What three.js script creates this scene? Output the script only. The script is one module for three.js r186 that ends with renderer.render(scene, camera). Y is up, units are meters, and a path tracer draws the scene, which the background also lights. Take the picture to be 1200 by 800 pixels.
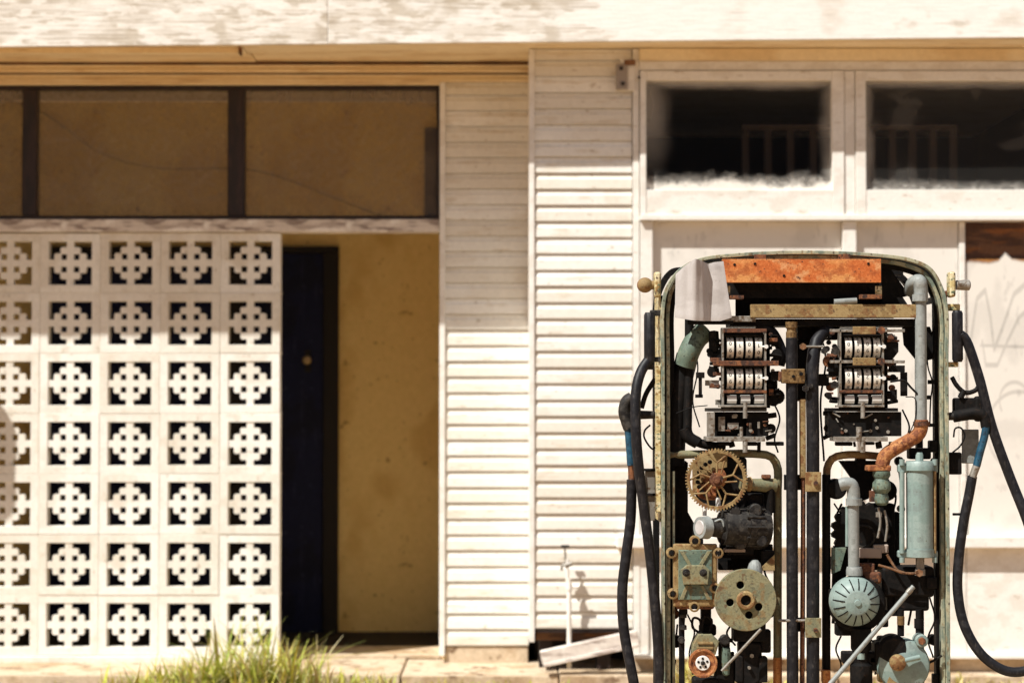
import * as THREE from 'three';
import { RoundedBoxGeometry } from 'three/addons/geometries/RoundedBoxGeometry.js';
import { mergeGeometries, toCreasedNormals } from 'three/addons/utils/BufferGeometryUtils.js';

// ---------------------------------------------------------------- camera, sky, sun, exposure
const F = 2400, EYE = 1.327, PITCH = Math.atan(70 / F);
const scene = new THREE.Scene();
const camera = new THREE.PerspectiveCamera(2 * Math.atan(400 / F) * 180 / Math.PI, 1.5, 0.1, 400);
camera.position.set(0, EYE, 0);
camera.rotation.x = PITCH;
camera.focus = 6.52;
camera.userData.fStop = 2.3;
camera.updateMatrixWorld();

const SUN = new THREE.Vector3(-1.15, 2.08, 1).normalize();
{
  const w = 512, h = 256, a = new Float32Array(w * h * 4);
  for (let j = 0; j < h; j++) for (let i = 0; i < w; i++) {
    const el = ((j + .5) / h - .5) * Math.PI, az = ((i + .5) / w - .5) * 2 * Math.PI;
    const d = new THREE.Vector3(Math.cos(el) * Math.cos(az), Math.sin(el), Math.cos(el) * Math.sin(az));
    const t = Math.max(0, d.y), hz = Math.exp(-t * 3.2), g = Math.pow(Math.max(0, d.dot(SUN)), 14);
    const k = .34;
    let r = .42 + .54 * hz + .9 * g, gg = .5 + .48 * hz + .82 * g, b = .72 + .34 * hz + .66 * g;
    if (d.y < 0) { r = .96; gg = .98; b = 1.06; }
    a.set([r * k, gg * k, b * k, 1], (j * w + i) * 4);
  }
  const sky = new THREE.DataTexture(a, w, h, THREE.RGBAFormat, THREE.FloatType);
  sky.mapping = THREE.EquirectangularReflectionMapping; sky.magFilter = sky.minFilter = THREE.LinearFilter; sky.needsUpdate = true;
  scene.background = sky; scene.environment = sky;
}
const sun = new THREE.DirectionalLight(new THREE.Color(1, .988, .93), 5);
sun.position.copy(SUN).multiplyScalar(25).add(new THREE.Vector3(0, 0, -8));
sun.target.position.set(0, 0, -8);
sun.castShadow = true; sun.shadow.mapSize.set(4096, 4096);
Object.assign(sun.shadow.camera, { left: -8, right: 8, top: 8, bottom: -8, near: 1, far: 60 });
scene.add(sun, sun.target);
const renderer = new THREE.WebGLRenderer({ antialias: true });
renderer.setSize(1024, 682);
renderer.toneMapping = THREE.LinearToneMapping;
renderer.toneMappingExposure = 1.38;
renderer.shadowMap.enabled = true;

// ---------------------------------------------------------------- helpers
function mulberry(s) { return () => { s |= 0; s = s + 0x6D2B79F5 | 0; let t = Math.imul(s ^ s >>> 15, 1 | s); t = t + Math.imul(t ^ t >>> 7, 61 | t) ^ t; return ((t ^ t >>> 14) >>> 0) / 4294967296; }; }
const rnd = mulberry(7);
const V = (x, y, z) => new THREE.Vector3(x, y, z);
const CP = Math.cos(PITCH), SP = Math.sin(PITCH);
// measured position in the photograph + real distance -> metres
function at(px, py, d) {
  const rx = (px - 600) / F, ry = (400 - py) / F, y = ry * CP + SP, z = ry * SP - CP, t = -d / z;
  return V(rx * t, EYE + y * t, -d);
}
const X = (px, d) => at(px, 470, d).x, Y = (py, d) => at(600, py, d).y, M = (px, d) => px * d / F;

// periodic value noise
function lattice(seed, p) { const r = mulberry(seed), a = new Float32Array(p * p); for (let i = 0; i < a.length; i++) a[i] = r(); return a; }
const latCache = {};
function vnoise(u, v, px, py, seed) {
  const key = seed + '_' + px + '_' + py;
  let a = latCache[key];
  if (!a) { const r = mulberry(seed * 131 + px * 17 + py); a = latCache[key] = new Float32Array(px * py); for (let i = 0; i < a.length; i++) a[i] = r(); }
  const x = u * px, y = v * py, x0 = Math.floor(x), y0 = Math.floor(y), fx = x - x0, fy = y - y0;
  const sx = fx * fx * (3 - 2 * fx), sy = fy * fy * (3 - 2 * fy);
  const i0 = ((x0 % px) + px) % px, i1 = (i0 + 1) % px, j0 = ((y0 % py) + py) % py, j1 = (j0 + 1) % py;
  return (a[j0 * px + i0] * (1 - sx) + a[j0 * px + i1] * sx) * (1 - sy) + (a[j1 * px + i0] * (1 - sx) + a[j1 * px + i1] * sx) * sy;
}
function fbm(u, v, sx, sy, seed, oct = 4) {
  let s = 0, n = 0, w = 1;
  for (let o = 0; o < oct; o++) { s += w * vnoise(u, v, sx << o, sy << o, seed + o); n += w; w *= .55; }
  return s / n;
}
const sstep = (a, b, x) => { const t = Math.min(1, Math.max(0, (x - a) / (b - a))); return t * t * (3 - 2 * t); };
// colours are sRGB 0-255; every layer is a patch of matter over the base
function patchTex(seed, base, layers, { w = 256, h = 256, grain = 8, fn } = {}) {
  const c = new Uint8Array(w * h * 4), bm = new Uint8Array(w * h * 4), r = mulberry(seed + 99);
  for (let j = 0; j < h; j++) for (let i = 0; i < w; i++) {
    const u = i / w, v = j / h; let col = [...base], hgt = .6;
    layers.forEach((L, k) => {
      let n = fbm(u, v, L.sx || 6, L.sy || L.sx || 6, seed * 13 + k * 7, L.oct || 4);
      if (fn) n = fn(u, v, n, k);
      const m = sstep(L.t - (L.soft ?? .09), L.t + (L.soft ?? .09), n) * (L.a ?? 1);
      for (let q = 0; q < 3; q++) col[q] += (L.c[q] - col[q]) * m;
      hgt += (L.h || 0) * m;
    });
    const g = (r() - .5) * grain + (fbm(u, v, 64, 64, seed + 5, 2) - .5) * grain * 1.6, o = (j * w + i) * 4;
    for (let q = 0; q < 3; q++) c[o + q] = Math.max(0, Math.min(255, col[q] + g));
    c[o + 3] = 255;
    const b = Math.max(0, Math.min(255, (hgt + g / 90) * 255)); bm[o] = bm[o + 1] = bm[o + 2] = b; bm[o + 3] = 255;
  }
  const mk = (d, srgb) => { const t = new THREE.DataTexture(d, w, h, THREE.RGBAFormat); t.wrapS = t.wrapT = THREE.RepeatWrapping; t.magFilter = THREE.LinearFilter; t.minFilter = THREE.LinearMipmapLinearFilter; t.generateMipmaps = true; if (srgb) t.colorSpace = THREE.SRGBColorSpace; t.needsUpdate = true; return t; };
  return [mk(c, true), mk(bm, false)];
}
function mat(seed, base, layers, o = {}) {
  const [map, bump] = patchTex(seed, base, layers, o);
  const m = o.spec === undefined ? new THREE.MeshStandardMaterial({ map, roughness: o.rough ?? .7, metalness: o.metal ?? 0 }) : new THREE.MeshPhysicalMaterial({ map, roughness: o.rough ?? .7, metalness: 0, specularIntensity: o.spec });
  if (o.bump) { m.bumpMap = bump; m.bumpScale = o.bump; }
  m.userData.tile = o.tile || .3;
  return m;
}
const plain = (r, g, b, rough = .6, metal = 0) => new THREE.MeshStandardMaterial({ color: new THREE.Color().setRGB(r, g, b), roughness: rough, metalness: metal });
function boxUV(g, tile, ou = 0, ov = 0) {
  const p = g.attributes.position, n = g.attributes.normal, uv = new Float32Array(p.count * 2);
  for (let i = 0; i < p.count; i++) {
    const ax = Math.abs(n.getX(i)), ay = Math.abs(n.getY(i)), az = Math.abs(n.getZ(i));
    let u, v;
    if (az >= ax && az >= ay) { u = p.getX(i); v = p.getY(i); } else if (ax >= ay) { u = p.getZ(i); v = p.getY(i); } else { u = p.getX(i); v = p.getZ(i); }
    uv[2 * i] = u / tile + ou; uv[2 * i + 1] = v / tile + ov;
  }
  g.setAttribute('uv', new THREE.BufferAttribute(uv, 2));
}
const used = {};
function numbered(n) { used[n] = (used[n] || 0) + 1; return used[n] === 1 ? n : n + '_' + String(used[n] - 1).padStart(3, '0'); }
function tag(o, label, category, group, kind) { if (label) o.userData.label = label; if (category) o.userData.category = category; if (group) o.userData.group = group; if (kind) o.userData.kind = kind; return o; }
const each = (name, geos, m, parent) => geos.forEach(g => mesh(name, g, m, parent));
let ORG = V(0, 0, 0);                                  // base of the thing being built
function mesh(name, geo, material, parent, keepUV) {
  if (Array.isArray(geo)) geo = mergeGeometries(geo.map(g => { const q = g.index ? g.toNonIndexed() : g; for (const k of Object.keys(q.attributes)) if (!['position', 'normal', 'uv'].includes(k)) q.deleteAttribute(k); return q; }));
  if (!keepUV) boxUV(geo, material.userData.tile || .3, rnd(), rnd());
  if (parent !== scene) geo.translate(-ORG.x, -ORG.y, -ORG.z);
  const m = new THREE.Mesh(geo, material);
  m.name = parent === scene ? numbered(name) : name; m.castShadow = m.receiveShadow = true;
  parent.add(m); return m;
}
function thing(name, org, label, category, group) {
  const g = new THREE.Group(); g.name = numbered(name); g.position.copy(org); ORG = org; scene.add(g); tag(g, label, category, group); return g;
}
function sub(name, parent) { const g = new THREE.Group(); g.name = name; parent.add(g); return g; }
// geometries (world metres)
function box(x0, x1, y0, y1, z0, z1, r = 0) {
  const w = Math.abs(x1 - x0), h = Math.abs(y1 - y0), d = Math.abs(z1 - z0);
  const g = r > 0 ? new RoundedBoxGeometry(w, h, d, 2, Math.min(r, w / 2.2, h / 2.2, d / 2.2)) : new THREE.BoxGeometry(w, h, d);
  g.translate((x0 + x1) / 2, (y0 + y1) / 2, (z0 + z1) / 2); return g;
}
// pixel rectangle at distance d, thickness t going away from the camera
function pbox(px0, py0, px1, py1, d, t, r = .0015) { const a = at(px0, py0, d), b = at(px1, py1, d); return box(a.x, b.x, b.y, a.y, -d - t, -d, r); }
function cyl(a, b, r0, r1 = r0, seg = 16) {
  const d = b.clone().sub(a), g = new THREE.CylinderGeometry(r1, r0, d.length(), seg);
  g.applyQuaternion(new THREE.Quaternion().setFromUnitVectors(V(0, 1, 0), d.clone().normalize()));
  g.translate((a.x + b.x) / 2, (a.y + b.y) / 2, (a.z + b.z) / 2); return g;
}
function tube(pts, r, seg = 10, n) {
  const c = new THREE.CatmullRomCurve3(pts, false, 'centripetal');
  const g = new THREE.TubeGeometry(c, n || pts.length * 8, r, seg, false), parts = [g];
  for (const [t, s] of [[0, 1], [1, -1]]) { const p = c.getPoint(t), q = c.getTangent(t).multiplyScalar(s * .0008); parts.push(cyl(p, p.clone().sub(q), r, r * .97, seg)); }
  return mergeGeometries(parts.map(x => x.toNonIndexed()));
}
const T = (arr, d, r, seg) => tube(arr.map(([x, y, dd]) => at(x, y, dd ?? d)), r, seg);
// lathe on the z axis: profile [radius, height toward the camera]; front of height 0 at distance d
function zlathe(px, py, d, prof, seg = 32) {
  let g = new THREE.LatheGeometry(prof.map(([r, h]) => new THREE.Vector2(Math.max(r, 1e-5), h)), seg);
  g.rotateX(Math.PI / 2); const p = at(px, py, d); g.translate(p.x, p.y, p.z); return toCreasedNormals(g, .7);
}
function ylathe(px, d, prof, seg = 28) {                 // profile [radius px, y px], listed from the top down
  let g = new THREE.LatheGeometry(prof.map(([r, y]) => new THREE.Vector2(Math.max(M(r, d), 1e-5), Y(y, d))).reverse(), seg);
  g.translate(X(px, d), 0, -d); return toCreasedNormals(g, .7);
}
const disc = (px, py, rp, d, t, b = .0015, seg = 32) => { const r = M(rp, d); return zlathe(px, py, d, [[0, -t], [r - b, -t], [r, -t + b], [r, -b], [r - b, 0], [0, 0]], seg); };
function bolt(px, py, d, rp = 3, t = .008) { const p = at(px, py, d); return cyl(p, p.clone().add(V(0, 0, t)), M(rp, d), M(rp, d), 6); }
function extr(shape, d, t, bev = .001) {
  const g = new THREE.ExtrudeGeometry(shape, { depth: t, bevelEnabled: bev > 0, bevelSize: bev, bevelThickness: bev, bevelSegments: 1, curveSegments: 10 });
  g.translate(0, 0, -d - t); return g;
}
const poly = (pts, d) => new THREE.Shape(pts.map(([x, y]) => { const p = at(x, y, d); return new THREE.Vector2(p.x, p.y); }));

// ---------------------------------------------------------------- materials of the setting
const R = 10.05, B = 9.69, FD = 9.42, PB = 11.4;          // recessed front, bay front, fascia, porch back wall (metres away)
const mGround = mat(1, [170, 138, 102], [{ c: [142, 110, 76], t: .55, sx: 5, h: -.1 }, { c: [192, 160, 120], t: .6, sx: 14, h: .1 }, { c: [110, 84, 58], t: .68, sx: 30, h: -.2 }], { tile: 1.7, rough: .95, bump: .012, grain: 26 });
const mSlab = mat(2, [184, 160, 130], [{ c: [198, 178, 152], t: .5, sx: 4 }, { c: [164, 136, 104], t: .62, sx: 8, h: -.1, a: .7 }, { c: [120, 96, 72], t: .7, sx: 20, h: -.2 }], { tile: 1.3, rough: .9, bump: .004, grain: 18 });
const whiteLayers = [{ c: [224, 216, 202], t: .56, sx: 4, a: .5 }, { c: [206, 194, 174], t: .74, sx: 8, sy: 5, a: .35 }];
const mBoards = [0, 1, 2, 3, 4].map(i => mat(10 + i, [[234, 231, 223], [228, 223, 212], [237, 234, 227], [231, 227, 218], [225, 219, 207]][i], [...whiteLayers, { c: [186, 166, 136], t: .72, sx: 8, sy: 60, a: .28, oct: 3 }, { c: [140, 120, 96], t: .79, sx: 30, sy: 70, a: .4, soft: .04 }], { tile: 1.1, rough: .62, grain: 7, bump: .0006 }));
const mTrim = mat(14, [234, 230, 223], [{ c: [214, 206, 194], t: .58, sx: 5, sy: 9, a: .5 }, { c: [160, 142, 120], t: .79, sx: 10, sy: 40, a: .5 }], { tile: .6, rough: .6, grain: 8, bump: .0006 });
const mBeam = mat(15, [214, 204, 194], [{ c: [176, 162, 152], t: .52, sx: 4, sy: 20 }, { c: [120, 104, 96], t: .68, sx: 6, sy: 30, a: .8 }, { c: [236, 230, 222], t: .64, sx: 9, sy: 16 }], { tile: .7, rough: .8, grain: 12, bump: .0015 });
const mSoffit = mat(16, [240, 222, 186], [{ c: [226, 200, 156], t: .52, sx: 3, sy: 12, a: .7 }, { c: [176, 140, 98], t: .7, sx: 5, sy: 24, a: .5 }], { tile: 1.1, rough: .7, grain: 8 });
const mBlocks = [0, 1, 2].map(i => mat(20 + i, [[234, 230, 221], [237, 234, 226], [229, 224, 213]][i], [{ c: [220, 212, 198], t: .56, sx: 5, a: .6 }, { c: [200, 187, 165], t: .7, sx: 12, a: .3 }, { c: [160, 145, 122], t: .79, sx: 30, a: .4, soft: .04 }], { tile: .5, rough: .8, grain: 9, bump: .001 }));
const mPorch = mat(24, [246, 216, 144], [{ c: [226, 190, 116], t: .55, sx: 4, sy: 3, a: .8 }, { c: [150, 112, 62], t: .8, sx: 30, a: .6, soft: .03 }, { c: [120, 86, 48], t: .82, sx: 60, a: .8, soft: .03 }], { tile: 1.4, rough: .75, grain: 7 });
const mDoor = mat(25, [17, 24, 58], [{ c: [13, 18, 44], t: .5, sx: 4, sy: 3 }, { c: [70, 74, 96], t: .76, sx: 24, a: .6 }, { c: [50, 54, 80], t: .74, sx: 40, sy: 4, a: .5 }], { tile: .8, rough: .6, grain: 6, spec: .5 });
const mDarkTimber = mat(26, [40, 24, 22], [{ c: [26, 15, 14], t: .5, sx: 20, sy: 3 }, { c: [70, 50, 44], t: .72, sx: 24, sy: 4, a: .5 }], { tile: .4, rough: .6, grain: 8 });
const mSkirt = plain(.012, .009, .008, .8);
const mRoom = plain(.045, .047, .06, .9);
const mSlat = plain(.11, .08, .066, .7);
const mBrown = mat(27, [122, 84, 54], [{ c: [84, 56, 38], t: .5, sx: 3, sy: 16 }, { c: [160, 96, 40], t: .68, sx: 4, sy: 20, a: .7 }], { tile: .6, rough: .7, grain: 10 });
const mOchre = mat(28, [196, 132, 58], [{ c: [150, 96, 44], t: .55, sx: 6, sy: 20 }], { tile: .5, rough: .7 });
const mGlass = new THREE.MeshPhysicalMaterial({ color: 0xffffff, roughness: .02, transmission: 1, thickness: 0, ior: 1.5 });
const mDirtyGlass = new THREE.MeshPhysicalMaterial({ color: new THREE.Color().setRGB(.97, .95, .92), roughness: .04, transmission: 1, thickness: 0, ior: 1.5 });

// ---------------------------------------------------------------- ground, slab, island
ORG = V(0, 0, 0);
{
  const g = new THREE.PlaneGeometry(240, 240, 1, 1); g.rotateX(-Math.PI / 2); g.translate(0, 0, -20);
  tag(mesh('ground', g, mGround, scene), 'sandy brown earth of the forecourt', null, null, 'structure');
  const SL = .05, s = sub('path', scene); s.userData.kind = 'structure'; s.userData.label = 'worn concrete slabs along the foot of the shopfront';
  const edges = [-420, -60, 470, 655, 980, 1330];
  for (let i = 0; i < edges.length - 1; i++) {
    const g1 = box(X(edges[i], 9.6) + .003, X(edges[i + 1], 9.6) - .003, -.05, SL + (i % 2) * .004, -R - .13 - .0, -9.56 - (i % 3) * .012, .008);
    mesh('paving_slab', g1, mSlab, s);
  }
  const isl = tag(mesh('pump_island', box(X(942, 6.7) - .75, X(942, 6.7) + .75, -.05, .15, -7.25, -6.1, .03), mSlab, scene), 'low concrete island carrying the stripped fuel pump', null, null, 'structure');
}

// ---------------------------------------------------------------- shop building
const XL = X(-420, R), XR = X(1330, B);
const shop = thing('shop_building', V(0, .05, -R), 'white weatherboard shopfront with porch, bay window and peeling fascia', 'building');
{
  // weatherboards: wedge section, lower edge proud
  function board(x0, x1, y0, y1, zf, lip = .009) {
    const s = new THREE.Shape([[-.008, y0 + .0065], [lip, y0 + .0065], [lip + .0005, y0 + .011], [lip - .001, y1 - .025], [-.002, y1 - .013], [-.002, y1], [-.008, y1]].map(p => new THREE.Vector2(...p)));
    const g = new THREE.ExtrudeGeometry(s, { depth: x1 - x0, bevelEnabled: false }); g.rotateY(-Math.PI / 2);   // depth -> -x, x -> z
    g.translate(x1, 0, zf); return g;
  }
  function cladding(name, x0, x1, yb, yt, z, pitch) {
    const w = sub(name, shop); let i = 0;
    mesh('wall_lining', box(x0, x1, yb, yt, z - .09, z - .009), mTrim, w);
    for (let y = yb; y < yt - .01; y += pitch, i++) {
      const dy = (rnd() - .5) * .0024;
      mesh('weatherboard', board(x0, x1, y + dy, Math.min(y + pitch, yt), z, .0043 + rnd() * .0014), mBoards[Math.floor(rnd() * 5)], w);
    }
    return w;
  }
  const soffitY = Y(49, FD) + .012;
  const xc = X(621, B);                                   // bay corner
  cladding('recessed_wall', X(521, R), xc - .004, Y(757, R), Y(97, R), -R, .0771);
  cladding('bay_wall', X(626, B), X(741, B), Y(737, B), soffitY, -B, .0768);
  // header boards over the transom windows
  { const w = sub('header_wall', shop); const y0 = Y(98, R), y1 = soffitY, n = 2; mesh('wall_lining', box(XL, xc - .004, y0, y1, -R - .09, -R - .012), mBrown, w);
    for (let i = 0; i < n; i++) mesh('weatherboard', board(XL, xc - .004, y0 + (y1 - .012 - y0) * i / n, y0 + (y1 - .012 - y0) * (i + 1) / n - .003, -R, .014), mSoffit, w); }
  mesh('corner_trim', box(xc - .004, xc + .022, Y(752, B), soffitY, -R, -B + .014, .003), mTrim, shop);
  mesh('corner_trim', box(X(515, R), X(521.5, R), Y(768, R), Y(97, R), -R - .12, -R + .016, .003), mTrim, shop);
  mesh('window_head_trim', box(XL, X(515, R) - .001, Y(100, R), Y(96.5, R), -R, -R + .02, .002), mSoffit, shop);
  mesh('foundation', box(X(522, R), xc - .006, .045, Y(757, R) - .002, -R - .1, -R - .004, .004), mSlab, shop);
  mesh('return_wall', box(xc - .002, xc + .02, .25, soffitY, -R - .1, -R + .0), mTrim, shop);
  // space under the bay: bearers, stumps, dark back
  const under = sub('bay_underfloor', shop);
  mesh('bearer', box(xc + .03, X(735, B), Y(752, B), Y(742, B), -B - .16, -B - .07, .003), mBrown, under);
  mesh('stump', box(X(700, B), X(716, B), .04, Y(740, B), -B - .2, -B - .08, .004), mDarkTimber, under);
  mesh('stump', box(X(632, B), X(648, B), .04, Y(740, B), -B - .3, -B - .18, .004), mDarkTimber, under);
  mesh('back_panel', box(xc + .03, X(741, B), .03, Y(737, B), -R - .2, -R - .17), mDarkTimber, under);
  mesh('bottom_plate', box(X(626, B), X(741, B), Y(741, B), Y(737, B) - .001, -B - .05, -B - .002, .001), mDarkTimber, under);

  // fascia: two long boards, the right one half repainted
  const fas = sub('fascia', shop);
  const wood = [{ c: [218, 210, 198], t: .48, sx: 18, sy: 4, h: -.1, soft: .14 }, { c: [190, 178, 160], t: .6, sx: 26, sy: 5, h: -.15, a: .75, soft: .12 }, { c: [164, 148, 126], t: .68, sx: 34, sy: 30, h: -.2, a: .55 }, { c: [168, 154, 136], t: .64, sx: 16, sy: 60, h: -.1, a: .5, oct: 2 }, { c: [238, 233, 225], t: .58, sx: 44, sy: 16, h: .1, soft: .06, a: .7 }];
  const mf1 = mat(31, [230, 224, 214], wood, { w: 1024, h: 128, rough: .8, grain: 12, bump: .002 });
  const mf2 = mat(32, [236, 232, 225], wood, { w: 1024, h: 128, rough: .75, grain: 10, bump: .002, fn: (u, v, n, k) => n - (u > .30 + .02 * Math.sin(v * 21) + .035 * fbm(u, v, 9, 6, 77) - (v < .3 ? .05 * fbm(u, v, 14, 3, 78) - .035 : 0) ? .24 : 0) });
  function fascia(x0, x1, ya, yb, top, m) {              // lower edge runs from ya to yb
    const s = new THREE.Shape([[x0, ya], [x1, yb], [x1, top], [x0, top]].map(p => new THREE.Vector2(...p)));
    const g = new THREE.ExtrudeGeometry(s, { depth: .022, bevelEnabled: true, bevelSize: .002, bevelThickness: .002, bevelSegments: 1 });
    g.translate(0, 0, -FD - .024);
    const p = g.attributes.position, uv = g.attributes.uv; for (let i = 0; i < p.count; i++) uv.setXY(i, (p.getX(i) - x0) / (x1 - x0), (p.getY(i) - Math.min(ya, yb)) / .45);
    mesh('fascia_board', g, m, fas, true);
  }
  const yAt = px => Y(54.5 - (px / 1200) * 11.5, FD), top = Y(-70, FD);
  fascia(XL, X(382.2, FD), yAt(-420), yAt(382), top, mf1);
  fascia(X(383.6, FD), XR, yAt(383.6), yAt(1330), top, mf2);
  // soffit boards
  const sof = sub('soffit', shop);
  const sb = [[-FD - .03, -FD - .2], [-FD - .204, -FD - .4], [-FD - .404, -R - .1]];
  sb.forEach(([z0, z1], i) => {
    mesh('soffit_board', box(XL, X(277 + i * 4, 9.6) - .002, soffitY, soffitY + .012, z1, z0, .001), mSoffit, sof);
    mesh('soffit_board', box(X(277 + i * 4, 9.6) + .002, XR, soffitY + .004, soffitY + .016, z1, z0, .001), mSoffit, sof);
  });
  mesh('cover_strip', box(XL, X(277, 9.6), soffitY - .03, soffitY - .001, -FD - .25, -FD - .205, .002), mSoffit, sof);
  mesh('strip_end', box(X(277, 9.6) + .001, X(279.5, 9.6), soffitY - .034, soffitY - .001, -FD - .26, -FD - .195, .001), mBrown, sof);
  mesh('roof', box(XL - .1, XR + .1, soffitY + .02, soffitY + .12, -13.4, -FD - .03), mTrim, shop);

  // transom windows over the porch screen
  const tr = sub('transom_window', shop);
  const y0 = Y(256, R), y1 = Y(100, R);
  const mull = [[-222, -204], [23, 40], [265, 285]];
  mesh('head_rail', box(XL, X(515, R) - .002, Y(104.5, R), y1 - .001, -R - .07, -R - .004, .002), mDarkTimber, tr);
  mesh('sill_rail', box(XL, X(515, R) - .002, y0, Y(252.5, R), -R - .07, -R - .004, .002), mDarkTimber, tr);
  for (const [a, b] of mull) mesh('mullion', box(X(a, R), X(b, R), Y(252.5, R) + .001, Y(104.5, R) - .001, -R - .075, -R - .001, .004), mDarkTimber, tr);
  mesh('side_stile', box(X(511, R), X(515, R) - .002, Y(252.5, R) + .001, Y(104.5, R) - .001, -R - .07, -R - .006, .002), mDarkTimber, tr);
  const px = [-420, -222, -204, 23, 40, 265, 285, 511];
  for (let i = 0; i < 8; i += 2) mesh('pane', box(X(px[i], R) + .002, X(px[i + 1], R) - .002, Y(252.5, R) + .002, Y(104.5, R) - .002, -R - .034, -R - .03), mDirtyGlass, tr);
  mesh('porch_beam', box(XL, X(515, R) - .002, Y(272, R), Y(257, R), -R - .1, -R + .018, .004), mBeam, shop);

  // porch: back wall, door, side walls, ceiling, floor
  const porch = sub('porch', shop), xs = X(519, R), zb = -PB;
  mesh('back_wall', box(XL, xs + .1, Y(741, PB), soffitY, zb - .1, zb), mPorch, porch);
  mesh('skirting', box(XL, xs, .05, Y(740, PB), zb - .1, zb + .015, .003), mSkirt, porch);
  mesh('side_wall', box(xs, xs + .08, .05, soffitY, zb, -R - .125), mPorch, porch);
  mesh('side_wall', box(XL - .1, XL, .0, soffitY, -13.2, -FD - .03), mPorch, porch);
  mesh('porch_floor', box(XL, xs + .1, -.05, .052, -10.72, -R - .14), mSlab, porch);
  mesh('dark_porch_floor', box(XL, xs + .1, -.05, .05, zb - .1, -10.722), mSkirt, porch);  // rear part of the porch floor; its darkness is put into the colour
  mesh('threshold', box(X(330, R), X(515, R), .05, .072, -R - .19, -R - .13, .004), mSlab, porch);
  mesh('hatch', box(X(497, PB), xs - .002, Y(262, PB), Y(150, PB), zb, zb + .02, .002), mDoor, porch);
  mesh('cable', tube([V(XL, 2.9, zb + .02), at(20, 120, 11.36), at(120, 180, 11.36), at(180, 196, 11.36), at(300, 200, 11.36), at(400, 235, 11.36), at(470, 262, 11.36)], .0035, 6), mDarkTimber, porch);
  const door = sub('door', shop);
  for (const [a, b] of [[52, 158], [158.8, 265], [286, 379]]) mesh('door_leaf', box(X(a, PB), X(b, PB), Y(741, PB), Y(297, PB), zb - .002, zb + .022, .003), mDoor, door);
  mesh('door_frame', box(X(379.4, PB), X(397, PB), Y(741, PB), Y(297, PB), zb, zb + .05, .004), mSkirt, door);
  mesh('door_frame', box(X(40, PB), X(51.5, PB), Y(741, PB), Y(297, PB), zb, zb + .05, .004), mSkirt, door);
  mesh('door_frame', box(X(265.5, PB), X(285.6, PB), Y(741, PB), Y(297, PB), zb, zb + .05, .004), mSkirt, door);
  mesh('door_head', box(X(40, PB), X(397, PB), Y(296.6, PB), Y(289, PB), zb, zb + .05, .004), mSkirt, door);
  mesh('lock_plate', pbox(357, 410, 364, 436, PB - .03, .006), mSkirt, door);
  mesh('knob', zlathe(360.5, 422, PB - .03, [[.008, 0], [.008, .03], [.02, .036], [.026, .05], [.02, .062], [0, .066]], 16), plain(.5, .36, .18, .35, .8), door);

  // bay window
  const bay = sub('bay_window', shop), x0 = X(742, B), fr = -B + .02;
  mesh('side_trim', box(x0, X(749.5, B), Y(768, B) + .0, soffitY, -B - .08, fr - .004, .003), mTrim, bay);
  mesh('eave_board', box(X(749.5, B) + .001, XR, Y(72, B), soffitY, -B - .08, fr + .008, .003), mSoffit, bay);
  mesh('head_trim', box(X(749.5, B) + .001, XR, Y(83, B), Y(72, B) - .001, -B - .08, fr - .002, .003), mTrim, bay);
  // upper sashes
  const ut = Y(84, B), ub = Y(252, B);
  const sashes = [[750.5, 990], [1003.5, 1330]];
  for (const [a, b] of sashes) {
    mesh('sash_stile', box(X(a, B), X(a + (a < 800 ? 7 : 12), B), ub, ut, -B - .04, fr + .012, .003), mTrim, bay);
    mesh('sash_stile', box(X(b - 14, B), X(b, B), ub, ut, -B - .04, fr + .012, .003), mTrim, bay);
    mesh('sash_top_rail', box(X(a + (a < 800 ? 7 : 12), B) + .0005, X(b - 14, B) - .0005, Y(94.5, B), ut, -B - .04, fr + .008, .003), mTrim, bay);
    mesh('sash_bottom_rail', box(X(a + (a < 800 ? 7 : 12), B) + .0005, X(b - 14, B) - .0005, ub, Y(223, B), -B - .04, fr + .009, .003), mTrim, bay);
    mesh('pane', box(X(a + 5, B), X(b - 12, B), Y(226, B), Y(92, B), -B - .014, -B - .01), mGlass, bay);
  }
  mesh('mullion', box(X(990.6, B), X(1002.9, B), ub, ut, -B - .06, fr + .004, .003), mTrim, bay);
  mesh('transom_rail', box(X(749.8, B), XR, Y(259, B), ub - .001, -B - .08, fr + .026, .004), mTrim, bay);
  // whitewash left on the upper panes (alpha = paint cover)
  function wash(x0p, x1p, y0p, y1p, fn, seed, color, dz = .006, strokes, B0 = B, name = 'whitewash', parent = bay) {
    const w = 512, h = 320, a = new Uint8Array(w * h * 4), c = new Uint8Array(w * h * 4), r = mulberry(seed);
    let ink = null;
    if (strokes) { const cv = document.createElement('canvas'); cv.width = w; cv.height = h; const q = cv.getContext('2d'); q.fillStyle = '#000'; q.fillRect(0, 0, w, h); q.strokeStyle = '#fff'; q.lineCap = 'round'; q.lineJoin = 'round';
      for (const [lw, ...pts] of strokes) { q.lineWidth = lw; q.beginPath(); pts.forEach(([x, y], i) => { const X1 = (x - x0p) / (x1p - x0p) * w, Y1 = (y - y0p) / (y1p - y0p) * h; i ? q.lineTo(X1, Y1) : q.moveTo(X1, Y1); }); q.stroke(); }
      ink = q.getImageData(0, 0, w, h).data; }
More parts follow.
